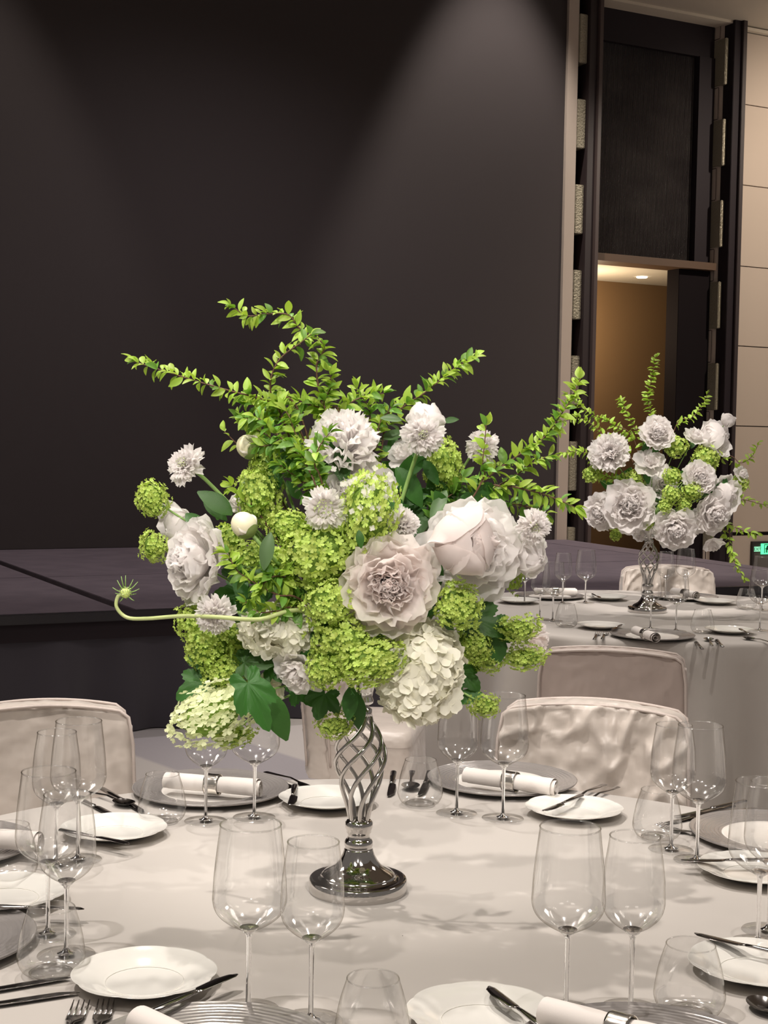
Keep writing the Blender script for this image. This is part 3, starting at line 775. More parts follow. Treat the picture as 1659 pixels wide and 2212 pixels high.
# far table
FG = 'glassware on the far table'; FP_ = 'plates on the far table'; FC_ = 'cutlery on the far table'
for k, x, y, l in (('B', 1264, 1303, 'large wine glass left of the far vase, nearest to it'), ('S', 1215, 1304, 'small wine glass left of the far vase, second from it'),
                   ('B', 1194, 1342, 'large wine glass at the near left rim of the far table'), ('S', 1166, 1338, 'small wine glass left among those by the far table edge'),
                   ('B', 1133, 1306, 'large wine glass at the far left of the far table, beside the white flowers'), ('T', 1223, 1355, 'stemless glass on the near left side of the far table'),
                   ('B', 1479, 1296, 'large wine glass behind right of the far vase'), ('S', 1437, 1297, 'small wine glass directly behind the far vase'),
                   ('B', 1460, 1364, 'large wine glass in front right of the far vase'), ('S', 1405, 1360, 'small wine glass in front of the far vase base'),
                   ('T', 1517, 1368, 'stemless glass between plates in front right of the far vase'), ('B', 1641, 1363, 'large wine glass at right end of far table, nearer'),
                   ('B', 1645, 1319, 'large wine glass at right end of far table, below the exit sign'), ('T', 1612, 1316, 'stemless glass at right end of far table')):
    P(k, x, y, l, FG)
for k, x, y, l in (('C', 1188, 1291, 'charger with napkin at the far left of the far table'), ('P', 1312, 1296, 'white plate behind left of the far vase'),
                   ('C', 1478, 1293, 'charger with napkin behind right of the far vase'), ('P', 1545, 1305, 'white plate at the far right of the far table'),
                   ('C', 1409, 1377, 'charger before the far vase, above the covered chair'), ('P', 1298, 1358, 'white plate before left of the far vase'),
                   ('P', 1576, 1368, 'white plate at near right of the far table'), ('P', 1120, 1303, 'white plate at left rim of the far table')):
    P(k, x, y, l, FP_)
nap(1140, 1278, 1258, 1279, 'napkin roll at the far left of the far table', .012)
nap(1440, 1274, 1522, 1290, 'napkin roll behind right of the far vase', .012)
nap(1362, 1358, 1430, 1383, 'napkin roll on the charger before the far vase', .012)
cut('F', 1281, 1388, 1295, 1366, 'fork left of the charger before the far vase, outer', FC_)
cut('F', 1298, 1388, 1312, 1364, 'fork left of the charger before the far vase, inner', FC_)
cut('K', 1516, 1404, 1503, 1388, 'knife right of the charger before the far vase', FC_)
cut('O', 1540, 1402, 1527, 1378, 'spoon right of the charger before the far vase', FC_)
cut('K', 1563, 1403, 1545, 1380, 'knife at the near edge of the far table, outer', FC_)
cut('O', 1659, 1390, 1625, 1384, 'spoon at the right edge of the far table', FC_)
cut('U', 1622, 1374, 1594, 1357, 'butter knife on the plate at near right of the far table', FC_, PZ)
cut('U', 1342, 1352, 1322, 1362, 'butter knife on the plate before left of the far vase', FC_, PZ)
cut('U', 1276, 1283, 1300, 1295, 'butter knife on the plate behind left of the far vase', FC_, PZ)

# ------------------------------------------------------------------ vases
def make_vase(loc, label, rz, sc_=1.0):
    t = empty('flower_stand', label, 'vase', loc, rz)
    k = .7587e-3 * sc_
    def q(l): return [(r * k, z * k) for r, z in l]
    V, Fc = lathe(q([(0, 0), (104, 0), (106, 3), (106, 27), (103, 30), (95, 30), (84, 31), (80, 34), (79, 37)]), 72); link('base', tomesh('base', V, Fc, CHROME), t)
    V, Fc = lathe(q([(79, 37), (74, 42), (62, 48), (50, 56), (41, 68), (34, 82), (31, 92)]), 72); link('cone', tomesh('cone', V, Fc, CHROME), t)
    V, Fc = lathe(q([(31, 92), (29, 94), (29, 97), (31, 100), (31, 108), (28, 113), (24, 116), (24, 126), (27, 129), (27, 134), (30, 140), (30, 150), (26, 155), (22, 157), (0, 157)]), 56); link('collar', tomesh('collar', V, Fc, CHROME), t)
    prof = [(153, 19), (165, 21), (190, 27), (215, 35), (240, 43), (265, 50), (288, 54), (310, 53), (330, 47), (350, 36), (368, 25), (385, 19)]
    for b in range(7):
        pts = []
        for i in range(41):
            u = i / 40; z = 153 + 232 * u; r = 0
            for (za, ra), (zb, rb) in zip(prof, prof[1:]):
                if za <= z <= zb + .01: r = ra + (rb - ra) * (z - za) / (zb - za)
            w_ = max(0, (u - .08) / .92) ** 1.5; a = 2 * math.pi * b / 7 + 3.3 * w_
            pts.append(Vector((r * math.cos(a), r * math.sin(a), z)) * k)
        V, Fc = tube(pts, 5.0 * k, 8); link('twisted_bar', tomesh('twisted_bar', V, Fc, CHROME), t)
    V, Fc = lathe(q([(0, 380), (21, 380), (24, 384), (24, 396), (20, 399), (18, 402), (18, 404), (0, 404)]), 48); link('neck_collar', tomesh('neck_collar', V, Fc, CHROME), t)
    V, Fc = lathe(q([(0, 404), (16, 405), (26, 410), (27, 416), (24, 424), (26, 436), (32, 455), (40, 475), (41, 477), (37, 475), (28, 455), (20, 432), (0, 428)]), 48)
    link('cup', tomesh('cup', V, Fc, mat('cup_metal', (.80, .79, .77), .10, metal=.9)), t)
    return t
make_vase(VASE, 'tall chrome flower stand with twisted open cage on the near table', .3)
make_vase(VASE2, 'distant chrome flower stand with twisted cage on the far table', .9, 1.06)

# ------------------------------------------------------------------ petals and leaves (shared meshes)
def petal_mesh(name, bend, width, curl, ruffle, material, seed, nu=7, nv=6, notch=.06, base=.25, thick=True):
    V = []; Fc = []; rnd = random.Random(seed); s0 = rnd.uniform(0, 50)
    for i in range(nu + 1):
        u = i / nu
        th = bend * u
        # integrate a circular arc: start +Z bending towards -X
        if abs(bend) < 1e-4: x0, z0 = 0, u
        else: x0 = -(1 - math.cos(th)) / bend; z0 = math.sin(th) / bend
        wd = width * (base + (1 - base) * math.sin(min(1, u * 1.08) * math.pi / 2) ** 1.1) * (1 - .10 * max(0, u - .8) / .2)
        nrm = Vector((-math.cos(th), 0, -math.sin(th)))
        tan = Vector((-math.sin(th), 0, math.cos(th)))
        for j in range(nv + 1):
            v = -1 + 2 * j / nv
            rf = ruffle * u * u * noise.noise(Vector((v * 2.2 + s0, u * 2.5, s0))) * 1.6
            edge = ruffle * .5 * u * abs(v) * math.sin(v * 9 + s0)
            rnd_ = 1 - math.sqrt(max(0, 1 - (v * .97) ** 2))
            p = Vector((x0, wd * v * (1 - .12 * u * rnd_), z0)) + nrm * (curl * v * v * wd + rf + edge) - tan * (.50 * width * rnd_ * u ** 1.5 + notch * u ** 3 * (.5 + .5 * math.sin(v * 7 + s0)))
            V.append(p)
    for i in range(nu):
        for j in range(nv):
            a = i * (nv + 1) + j; Fc.append((a, a + 1, a + nv + 2, a + nv + 1))
    return tomesh(name, V, Fc, material)
PM = {}
for nm, M in (('w', PEO), ('p', PEOP), ('c', PEOC), ('s', SCAB)):
    PM[nm, 'guard'] = [petal_mesh('petal', .75, .46, .30, .13, M, 10 + i, 8, 9) for i in range(5)]
    PM[nm, 'mid'] = [petal_mesh('petal', 1.15, .40, .38, .17, M, 30 + i, 8, 9) for i in range(5)]
    PM[nm, 'in'] = [petal_mesh('petal', .9, .28, .25, .17, M, 50 + i, 6, 6, .10) for i in range(5)]
    PM[nm, 'ball'] = [petal_mesh('petal', 3.0, .40, .42, .03, M, 70 + i, 13, 8, .02) for i in range(4)]
    PM[nm, 'ray'] = [petal_mesh('petal', .45, .22, .15, .22, M, 90 + i, 6, 6, .14) for i in range(4)]
def frame(axis, spin=0):
    q = Vector(axis).normalized().to_track_quat('Z', 'Y'); return q.to_matrix().to_4x4() @ Matrix.Rotation(spin, 4, 'Z')
rn = random.Random(11)
def petals(root, c, axis, Rr, rings, col, jit=1.0):
    """rings: (kind, count, opening deg, length, lift)"""
    Fm = Matrix.Translation(c) @ frame(axis, rn.uniform(0, 6))
    for (kind, n, op, ln, lift) in rings:
        o0 = rn.uniform(0, 6)
        for k in range(n):
            a = o0 + 2 * math.pi * k / n + rn.uniform(-.18, .18) * jit
            op_ = R(op + rn.uniform(-7, 7) * jit); l = ln * Rr * rn.uniform(.92, 1.08)
            M = Fm @ Matrix.Rotation(a, 4, 'Z') @ Matrix.Translation((.02 * Rr, 0, lift * Rr)) @ Matrix.Rotation(op_, 4, 'Y') @ Matrix.Diagonal((l, l * rn.uniform(.9, 1.15), l, 1))
            link('petal', rn.choice(PM[col, kind]), root, M)
OPEN = [('guard', 9, 92, 1.12, -.30), ('guard', 9, 80, 1.06, -.24), ('guard', 8, 68, .98, -.18), ('mid', 8, 60, .84, -.12), ('mid', 8, 50, .70, -.06), ('in', 9, 42, .66, -.05), ('in', 9, 28, .64, -.02), ('in', 8, 14, .60, .0), ('in', 5, 4, .58, .02)]
FULL = [('guard', 9, 88, 1.10, -.30), ('guard', 8, 74, 1.02, -.24), ('mid', 8, 64, .95, -.2), ('mid', 8, 50, .85, -.14), ('mid', 7, 36, .75, -.1), ('in', 9, 38, .78, -.08), ('in', 8, 22, .76, -.04), ('in', 6, 8, .72, 0)]
LOOSE = [('guard', 8, 100, 1.15, -.2), ('guard', 8, 82, 1.1, -.15), ('guard', 7, 64, 1.0, -.1), ('mid', 6, 50, .8, -.05), ('ray', 8, 30, .7, 0)]
BALL = [('ball', 6, 90, 2.95, -.98), ('ball', 6, 92, 2.85, -.93), ('ball', 5, 92, 2.6, -.84), ('mid', 8, 22, 1.0, -.16), ('in', 6, 10, .95, -.1)]
HALF = [('ball', 4, 84, 2.3, -.9), ('guard', 5, 70, 1.7, -.9), ('ball', 4, 80, 2.1, -.8), ('in', 6, 20, 1.0, -.3)]
SPIKY = [('ray', 12, 80, 1.1, -.2), ('guard', 7, 86, 1.1, -.25), ('ray', 12, 60, 1.1, -.2), ('ray', 12, 42, 1.1, -.15), ('ray', 10, 24, 1.0, -.1)]
RAN = [('ball', 6, 90, 2.75, -.98), ('ball', 6, 86, 2.4, -.86), ('mid', 7, 50, .9, -.2), ('mid', 6, 30, .8, -.1)]
SMALLR = [('guard', 6, 84, 1.1, -.25), ('mid', 6, 60, .9, -.15), ('in', 6, 32, .75, 0)]
SCB = [('ray', 15, 88, 1.05, -.18), ('ray', 15, 70, .92, -.12), ('ray', 13, 52, .76, -.05), ('ray', 10, 34, .58, .0)]
SCD = SCB + [('ray', 10, 20, .5, .06), ('ray', 6, 8, .45, .08)]

def leaf_mesh(name, ln, wd, fold, curve, material, n=6):
    V = []; Fc = []
    for i in range(n + 1):
        u = i / n; w_ = wd * math.sin(math.pi * min(1, u * .96 + .02)) ** .8; z = curve * u * u
        for v in (-1, 0, 1): V.append((ln * u, w_ * v, -z + fold * abs(v) * w_))
    for i in range(n):
        for j in range(2): a = i * 3 + j; Fc.append((a, a + 1, a + 4, a + 3))
    return tomesh(name, V, Fc, material)
SL = [leaf_mesh('leaf', 1, .20 + .03 * i, .5, .25 + .12 * i, SPL) for i in range(3)]
SLD = [leaf_mesh('leaf', 1, .24 + .03 * i, .5, .25 + .12 * i, SPD) for i in range(3)]
OV = [leaf_mesh('leaf', 1, .24, .35, .35, DLF, 8), leaf_mesh('leaf', 1, .20, .5, .2, GLF2, 8)]
def lobed(material, seed):
    rnd = random.Random(seed); V = [(0.0, 0, 0)]; Fc = []; n = 60
    tips = [(0, 1.0), (R(55), .84), (R(-55), .82), (R(112), .55), (R(-112), .55)]
    out = []
    for i in range(n + 1):
        a = -R(150) + R(300) * i / n; r = .30
        for (ta, tr) in tips:
            d = abs(a - ta) / R(62); r = max(r, tr * max(0, 1 - d ** 1.35))
        r *= 1 + .045 * math.sin(a * 34)
        out.append((a, r))
    rings = 5
    for k in range(1, rings + 1):
        for (a, r) in out:
            q = k / rings; x, y = r * q * math.cos(a) + .12, r * q * math.sin(a)
            z = -.28 * (x * x + .8 * y * y) + .10 * abs(math.sin(a * 3.4)) * q * r + .03 * rnd.uniform(-1, 1) * q
            V.append((x, y, z))
    V[0] = (.12, 0, 0)
    for i in range(n): Fc.append((0, 1 + i, 2 + i))
    for k in range(rings - 1):
        for i in range(n): a = 1 + k * (n + 1) + i; Fc.append((a, a + n + 1, a + n + 2, a + 1))
    return tomesh('leaf', V, Fc, material)
LOB = [lobed(DLF, i) for i in range(3)]
# snowball heads (variants)
def head_mesh(material, seed, nfl=150, fs=.15, hemi=False, np_=5):
    rnd = random.Random(seed); V = []; Fc = []
    ga = math.pi * (3 - math.sqrt(5))
    for i in range(nfl):
        z = 1 - 2 * (i + .5) / nfl
        if hemi and z < -.35: continue
        rr = math.sqrt(1 - z * z); a = ga * i
        d = Vector((rr * math.cos(a), rr * math.sin(a), z)); bump_ = 1 + .26 * noise.noise(d * 2.2 + Vector((seed, 0, 0)))
        rad = bump_ * rnd.uniform(.80, 1.08); c = d * rad; d2 = (d + Vector((rnd.uniform(-.5, .5), rnd.uniform(-.5, .5), rnd.uniform(-.5, .5)))).normalized()
        M = Matrix.Translation(c) @ frame(d2, rnd.uniform(0, 6)); s = fs * rnd.uniform(.75, 1.15); up = rnd.uniform(.15, .6)
        b0 = len(V); V.append(M @ Vector((0, 0, -s * .15)))
        for k in range(np_):
            a2 = 2 * math.pi * k / np_; h = math.pi / np_ * .92
            p1 = M @ Vector((math.cos(a2 - h) * s * .62, math.sin(a2 - h) * s * .62, s * up * .35))
            p2 = M @ Vector((math.cos(a2 - h * .55) * s, math.sin(a2 - h * .55) * s, s * up)); p3 = M @ Vector((math.cos(a2 + h * .55) * s, math.sin(a2 + h * .55) * s, s * up * .8))
            p4 = M @ Vector((math.cos(a2 + h) * s * .62, math.sin(a2 + h) * s * .62, s * up * .35))
            n0 = len(V); V += [p1, p2, p3, p4]; Fc.append((b0, n0, n0 + 1, n0 + 2)); Fc.append((b0, n0 + 2, n0 + 3))
    return tomesh('florets', V, Fc, material, False)
HD = {'l': [head_mesh(LIME, i, 270, .135) for i in range(4)], 'h': [head_mesh(LIME, 20 + i, 250, .135, True) for i in range(3)], 'p': [head_mesh(LIMEP, 40 + i, 230, .15, True, 4) for i in range(2)],
      'm': [head_mesh(LIME, 60 + i, 90, .22) for i in range(2)]}
CORE = mat('head_core', (.16, .26, .04), .8); COREW = mat('white_head_core', (.55, .52, .38), .8)
def ico(name, material, sub=2, r=1, sq=1, nz=0):
    bm = bmesh.new(); bmesh.ops.create_icosphere(bm, subdivisions=sub, radius=r)
    V = [v.co * (1 + nz * noise.noise(v.co * 3)) for v in bm.verts]; bm.verts.index_update(); Fc = [tuple(v.index for v in f.verts) for f in bm.faces]; bm.free()
    return tomesh(name, V, Fc, material)
CM = ico('core', CORE); CMW = ico('core', COREW)
def floret4(material, seed):
    V = []; Fc = []; rnd = random.Random(seed)
    for k in range(4):
        a0 = math.pi / 2 * k + rnd.uniform(-.1, .1); n0 = len(V); tz = rnd.uniform(.0, .25)
        for i in range(4):
            u = i / 3
            for j in range(5):
                v = -1 + j / 2
                wd = .48 * math.sin(math.pi * (.12 + .66 * u)); r = u * (1 - .08 * v * v) + .02
                x, y = r, wd * v
                V.append((x * math.cos(a0) - y * math.sin(a0), x * math.sin(a0) + y * math.cos(a0), tz * u * u + .12 * v * v * u + .06 * math.sin(v * 4 + seed) * u + .02 * (k % 2)))
        for i in range(3):
            for j in range(4): a = n0 + i * 5 + j; Fc.append((a, a + 1, a + 6, a + 5))
    return tomesh('floret', V, Fc, material)
HYM = mat('hydrangea_petal', (.90, .88, .76), .6, transl=.3, tcol=(.92, .91, .76), var=.06)
HYF = [floret4(HYM, i) for i in range(4)]

# ------------------------------------------------------------------ bouquet assembly
class Bq:
    """a bouquet around a stand: the reference frame of the photograph's pixels at the stand's depth"""
    def __init__(s, base, py_neck, px_neck, Y, cup_z, name):
        s.Y = Y; s.name = name; s.k = Y / F_
        s.mouth = Vector((base.x, base.y, cup_z))
    def p(s, px, py, off=0): return atY(px, py, s.Y - off)
    def ax(s, a): return Vector((a[0], -a[2], a[1]))
bq = Bq(VASE, 0, 0, VY, TZ + .335, 'near')
def stem_pts(b, head, back, mouth=None, sag=.3):
    m0 = mouth or b.mouth; j = Vector((rn.uniform(-.012, .012), rn.uniform(-.012, .012), 0))
    m1 = m0 + j + Vector((0, 0, .03)); mid = m1.lerp(head, .5) + Vector((0, 0, .02)) ; pre = head + back
    return bez([m0 + j, m1 + (head - m1) * .12, mid.lerp(pre, .3), pre * .9 + mid * .1, head], 14)
def addstem(root, pts, rad, material, n=6):
    V, Fc = tube([p - root.location for p in pts], rad, n); link('stem', tomesh('stem', V, Fc, material), root)
def addleaf(root, b, px, py, off, size_px, ang, kind='lob', tilt=.5, face=.3):
    """leaf base at a pixel, pointing at image angle ang (deg, 0 right, 90 up)"""
    p = b.p(px, py, off) - root.location; d = b.ax((math.cos(R(ang)), math.sin(R(ang)), face)).normalized()
    nrm = b.ax((0, tilt, 1)); nrm = (nrm - d * nrm.dot(d)).normalized(); y = nrm.cross(d)
    s = size_px * b.k; wy = .62 if kind == 'lobn' else 1; s *= .78 if kind == 'lob' else 1; kind = kind[:3]
    M = Matrix(((d.x, y.x, nrm.x, p.x), (d.y, y.y, nrm.y, p.y), (d.z, y.z, nrm.z, p.z), (0, 0, 0, 1))) @ Matrix.Diagonal((s, s * wy, s, 1))
    me = rn.choice(LOB) if kind == 'lob' else OV[0] if kind == 'ov' else OV[1] if kind == 'gr' else rn.choice(SL)
    return link('leaf', me, root, M)
def sepals(root, c, axis, Rr, n=5, ln=.75):
    Fm = Matrix.Translation(c) @ frame(axis)
    for k in range(n):
        M = Fm @ Matrix.Rotation(2 * math.pi * k / n + .4, 4, 'Z') @ Matrix.Translation((0, 0, -Rr * .98)) @ Matrix.Rotation(R(88), 4, 'Y') @ Matrix.Diagonal((ln * Rr, ln * Rr * 1.1, ln * Rr, 1))
        link('sepal', SEPM, root, M)
SEPM = petal_mesh('sepal', 1.2, .45, .4, .03, SEP, 5, 6, 4, .0)
def flower(b, name, cat, label, px, py, off, Rpx, axis, rings, col, group, leaves=(), stem=STEM, sep=True, srad=.0022, centre=None):
    head = b.p(px, py, off); root = empty(name, label, cat, b.mouth, 0, group)
    A = b.ax(axis).normalized(); Rr = Rpx * b.k
    petals(root, head - root.location, A, Rr, rings, col)
    addstem(root, stem_pts(b, head - A * Rr * .35, -A * Rr * .9), srad, stem)
    if sep: sepals(root, head - root.location, A, Rr * (.42 if rings not in (BALL, HALF, RAN) else 1.0), 5)
    if centre:
        M = Matrix.Translation(head - root.location + A * Rr * centre[1]) @ frame(A) @ Matrix.Diagonal((Rr * centre[0],) * 2 + (Rr * centre[0] * .6, 1))
        o = link('centre', HDS, root, M); o['kind'] = 'stuff'
    for l in leaves: addleaf(root, b, *l)
    return root
HDS = head_mesh(SCC, 99, 90, .16, True, 4); HDS.name = 'centre'
NR = bq.name
PG = 'white peonies in the near bouquet'
flower(bq, 'peony', 'flower', 'large blush open peony, its ruffled heart facing the camera', 840, 1262, .20, 103, (.05, -.05, 1), OPEN, 'p', PG)
flower(bq, 'peony', 'flower', 'wide white peony spread behind the round one at right', 1015, 1188, .10, 108, (.25, .0, 1), LOOSE + [('guard', 7, 50, .9, 0)], 'w', PG)
flower(bq, 'peony', 'flower', 'round closed white peony in front of the wide open one', 1004, 1172, .22, 58, (.30, .10, .95), BALL, 'p', PG, [(968, 1225, .20, 75, 75, 'ov'), (935, 1200, .12, 70, -80, 'ov')])
flower(bq, 'peony', 'flower', 'tall white peony on the left seen from the side', 432, 1215, .10, 100, (-.75, .1, .65), FULL, 'w', PG)
flower(bq, 'peony', 'flower', 'fringed white peony at the top left of centre opening upwards', 742, 962, .05, 82, (.05, .75, .6), SPIKY, 'w', PG)
flower(bq, 'peony', 'flower', 'layered cream white peony half hidden behind lime florets', 762, 1070, .06, 92, (.0, .35, .9), FULL, 'w', PG)
flower(bq, 'peony', 'flower', 'half open peony at the left edge of the near bouquet', 385, 1140, .0, 46, (-.6, -.3, .6), HALF, 'w', PG)
flower(bq, 'peony', 'flower', 'loose white peony hanging at lower left of the vase mouth', 648, 1447, .15, 56, (-.35, -.45, .8), SMALLR + [('guard', 6, 60, 1.0, -.2)], 'w', PG)
flower(bq, 'peony', 'flower', 'small ruffled white bloom between the two big peonies', 868, 1132, .14, 36, (.1, .5, .8), SPIKY, 'w', PG)
flower(bq, 'peony', 'flower', 'cup shaped white peony with green base under the right scabiosa', 1148, 1205, .08, 40, (.7, -.1, .5), HALF, 'w', PG)
flower(bq, 'peony', 'flower', 'round white bloom at the very top behind a scabiosa', 918, 906, .0, 38, (0, .6, .8), RAN, 'w', PG, [(958, 912, 0, 32, 20, 'ov'), (868, 908, .02, 46, 170, 'gr')])
flower(bq, 'peony', 'flower', 'white bloom with long petals just below the top scabiosa', 876, 985, .0, 44, (-.5, .5, .6), SMALLR, 'w', PG)
flower(bq, 'peony', 'flower', 'pale pink bloom at lower right behind lime clusters', 1152, 1385, .0, 44, (.6, -.3, .5), SMALLR, 'p', PG)
flower(bq, 'peony', 'flower', 'small white bloom peeping out beside the cream bud', 512, 1090, .05, 22, (0, .5, .8), SMALLR, 'w', PG)
flower(bq, 'peony', 'flower', 'small pale bloom at lower left among dark leaves', 580, 1487, .10, 38, (0, -.4, .8), SMALLR, 'c', PG)
SG = 'white scabiosas in the near bouquet'
flower(bq, 'scabiosa', 'flower', 'white scabiosa on a long stem at upper left', 402, 1005, .06, 46, (-.45, .35, .75), SCD, 's', SG, centre=(.26, .36), srad=.003)
flower(bq, 'scabiosa', 'flower', 'white scabiosa with broad green centre in the middle', 700, 1097, .20, 45, (.0, -.1, 1), SCB[:2], 's', SG, centre=(.46, .06), srad=.003)
flower(bq, 'scabiosa', 'flower', 'white scabiosa at the top on an upright pale stem', 914, 940, .12, 46, (.0, .05, 1), SCD, 's', SG, centre=(.22, .38), srad=.0032)
flower(bq, 'scabiosa', 'flower', 'white scabiosa seen behind a leafy sprig at upper right', 1043, 965, .02, 40, (.3, .1, .9), SCD, 's', SG, centre=(.25, .2))
flower(bq, 'scabiosa', 'flower', 'white scabiosa at right with pale centre turned outwards', 1152, 1138, .12, 40, (.35, -.15, .9), SCB[:3], 's', SG, centre=(.34, .12))
flower(bq, 'scabiosa', 'flower', 'pinkish scabiosa at lower left below the tall peony', 466, 1326, .20, 43, (-.1, -.1, 1), SCD, 's', SG)

# buds
def bud(label, px, py, off, Rpx, axis, b=bq, stemw=.003, leaves=()):
    head = b.p(px, py, off); A = b.ax(axis).normalized(); Rr = Rpx * b.k; root = empty('peony_bud', label, 'flower bud', b.mouth, 0, 'peony buds')
    o = link('bud', BUDM, root, Matrix.Translation(head - root.location) @ frame(A) @ Matrix.Diagonal((Rr * .9, Rr * .9, Rr * .98, 1)))
    Fm = Matrix.Translation(head - root.location) @ frame(A, .6)
    for k in range(3):
        l = 2.45 * Rr; link('petal', PM['w', 'ball'][k % 4], root, Fm @ Matrix.Rotation(2.1 * k, 4, 'Z') @ Matrix.Translation((0, 0, -Rr * 1.03)) @ Matrix.Rotation(R(90), 4, 'Y') @ Matrix.Diagonal((l, l, l, 1)))
    sepals(root, head - root.location, A, Rr * 1.06, 4, 1.15)
    addstem(root, stem_pts(b, head - A * Rr * .9, -A * Rr * 2), stemw, STEM)
    for l in leaves: addleaf(root, b, *l)
BUDM = ico('bud', BUD, 3)
bud('cream peony bud with green sepals at left centre', 527, 1134, .20, 28, (-.55, .65, .05), leaves=[(585, 1150, .2, 75, -100, 'gr'), (502, 1112, .16, 80, 140, 'ov')])
bud('white peony bud with dark green calyx near the upper left leaves', 537, 965, .04, 28, (-.7, .5, -.25), stemw=.0025)
# curled bud on a looping stem
root = empty('scabiosa_bud', 'small green scabiosa bud on a long hooked stem reaching out left', 'flower bud', bq.mouth)
pts = bez([bq.mouth, bq.p(770, 1420, .05), bq.p(660, 1322, .16), bq.p(560, 1338, .22), bq.p(470, 1333, .23), bq.p(390, 1331, .16), bq.p(320, 1336, .12), bq.p(275, 1334, .10), bq.p(252, 1312, .10), bq.p(255, 1288, .10), bq.p(268, 1284, .10)], 60)
addstem(root, pts, lambda u: .0036 - .001 * u, mat('pale_stem', (.45, .52, .22), .45), 8)
hd = bq.p(271, 1281, .10) - root.location
o = link('bud', HDS, root, Matrix.Translation(hd) @ Matrix.Scale(12 * bq.k, 4)); o['kind'] = 'stuff'
o = link('bud_core', ico('bud_core', mat('bud_green', (.55, .66, .18), .5), 2), root, Matrix.Translation(hd) @ Matrix.Scale(11 * bq.k, 4))
for k in range(13):
    a = 2 * math.pi * k / 13 + rn.uniform(-.2, .2); d = bq.ax((math.cos(a), math.sin(a), rn.uniform(-.3, .3))); l = rn.uniform(20, 31) * bq.k
    V, Fc = tube([hd + d * .006, hd + d * l * .7 + Vector((0, 0, .002)), hd + d * l + Vector((0, 0, .005))], lambda u: .0012 * (1 - .6 * u), 5); link('bract', tomesh('bract', V, Fc, STEM), root)

# hydrangeas
def hydrangea(label, px, py, off, rx, ry, n, b=bq, fs=.25, group='cream hydrangeas in the near bouquet'):
    head = b.p(px, py, off); root = empty('hydrangea', label, 'flower', b.mouth, 0, group); ga = math.pi * (3 - math.sqrt(5))
    sx, sz = rx * b.k, ry * b.k; sy = (sx + sz) / 2 * .9; c = head - root.location
    link('core', CMW, root, Matrix.Translation(c) @ Matrix.Diagonal((sx * .80, sy * .80, sz * .80, 1)))
    for i in range(n):
        z = 1 - 2 * (i + .5) / n; rr = math.sqrt(1 - z * z); d = Vector((rr * math.cos(ga * i), z, rr * math.sin(ga * i)))
        if d.y > .45: continue
        d2 = (d + Vector((rn.uniform(-.45, .45), rn.uniform(-.45, .45), rn.uniform(-.45, .45)))).normalized(); rad = rn.uniform(.88, 1.02)
        s = fs * (sx + sz) / 2 * rn.uniform(.85, 1.2)
        M = Matrix.Translation(c + Vector((d.x * sx, d.y * sy, d.z * sz)) * rad) @ frame(d2, rn.uniform(0, 6)) @ Matrix.Scale(s, 4)
        link('floret', rn.choice(HYF), root, M)
    addstem(root, stem_pts(b, head, Vector((0, 0, 0))), .003, STEM)
hydrangea('big cream hydrangea hanging right of the vase mouth', 906, 1450, .14, 84, 105, 130, fs=.30)
hydrangea('cream hydrangea at lower left of centre below the leaf spray', 600, 1362, .14, 78, 48, 80, fs=.34)

# lime snowballs
def snowball(label, px, py, off, rx, ry, kind='l', axis=(0, 0, 1), b=bq, leaves=(), group='lime snowball blooms in the near bouquet', srad=.0018, name='snowball_branch', droop=True):
    head = b.p(px, py, off); root = empty(name, label, 'flower', b.mouth, 0, group)
    sx, sz = rx * b.k, ry * b.k; sy = (sx + sz) / 2
    A = b.ax(axis).normalized()
    S = Matrix.Diagonal((sx, sy, sz, 1)); Rm = frame(A, rn.uniform(0, 6))
    o = link('florets', rn.choice(HD[kind]), root, Matrix.Translation(head - root.location) @ S @ Rm); o['kind'] = 'stuff'
    if kind != 'h' and kind != 'p': link('core', CM, root, Matrix.Translation(head - root.location) @ S @ Matrix.Scale(.74, 4))
    else: link('core', CM, root, Matrix.Translation(head - root.location) @ S @ Rm @ Matrix.Translation((0, 0, .22)) @ Matrix.Diagonal((.70, .70, .5, 1)))
    addstem(root, stem_pts(b, head, Vector((0, 0, 0))), srad, STEM)
    for l in leaves: addleaf(root, b, *l)
    return root
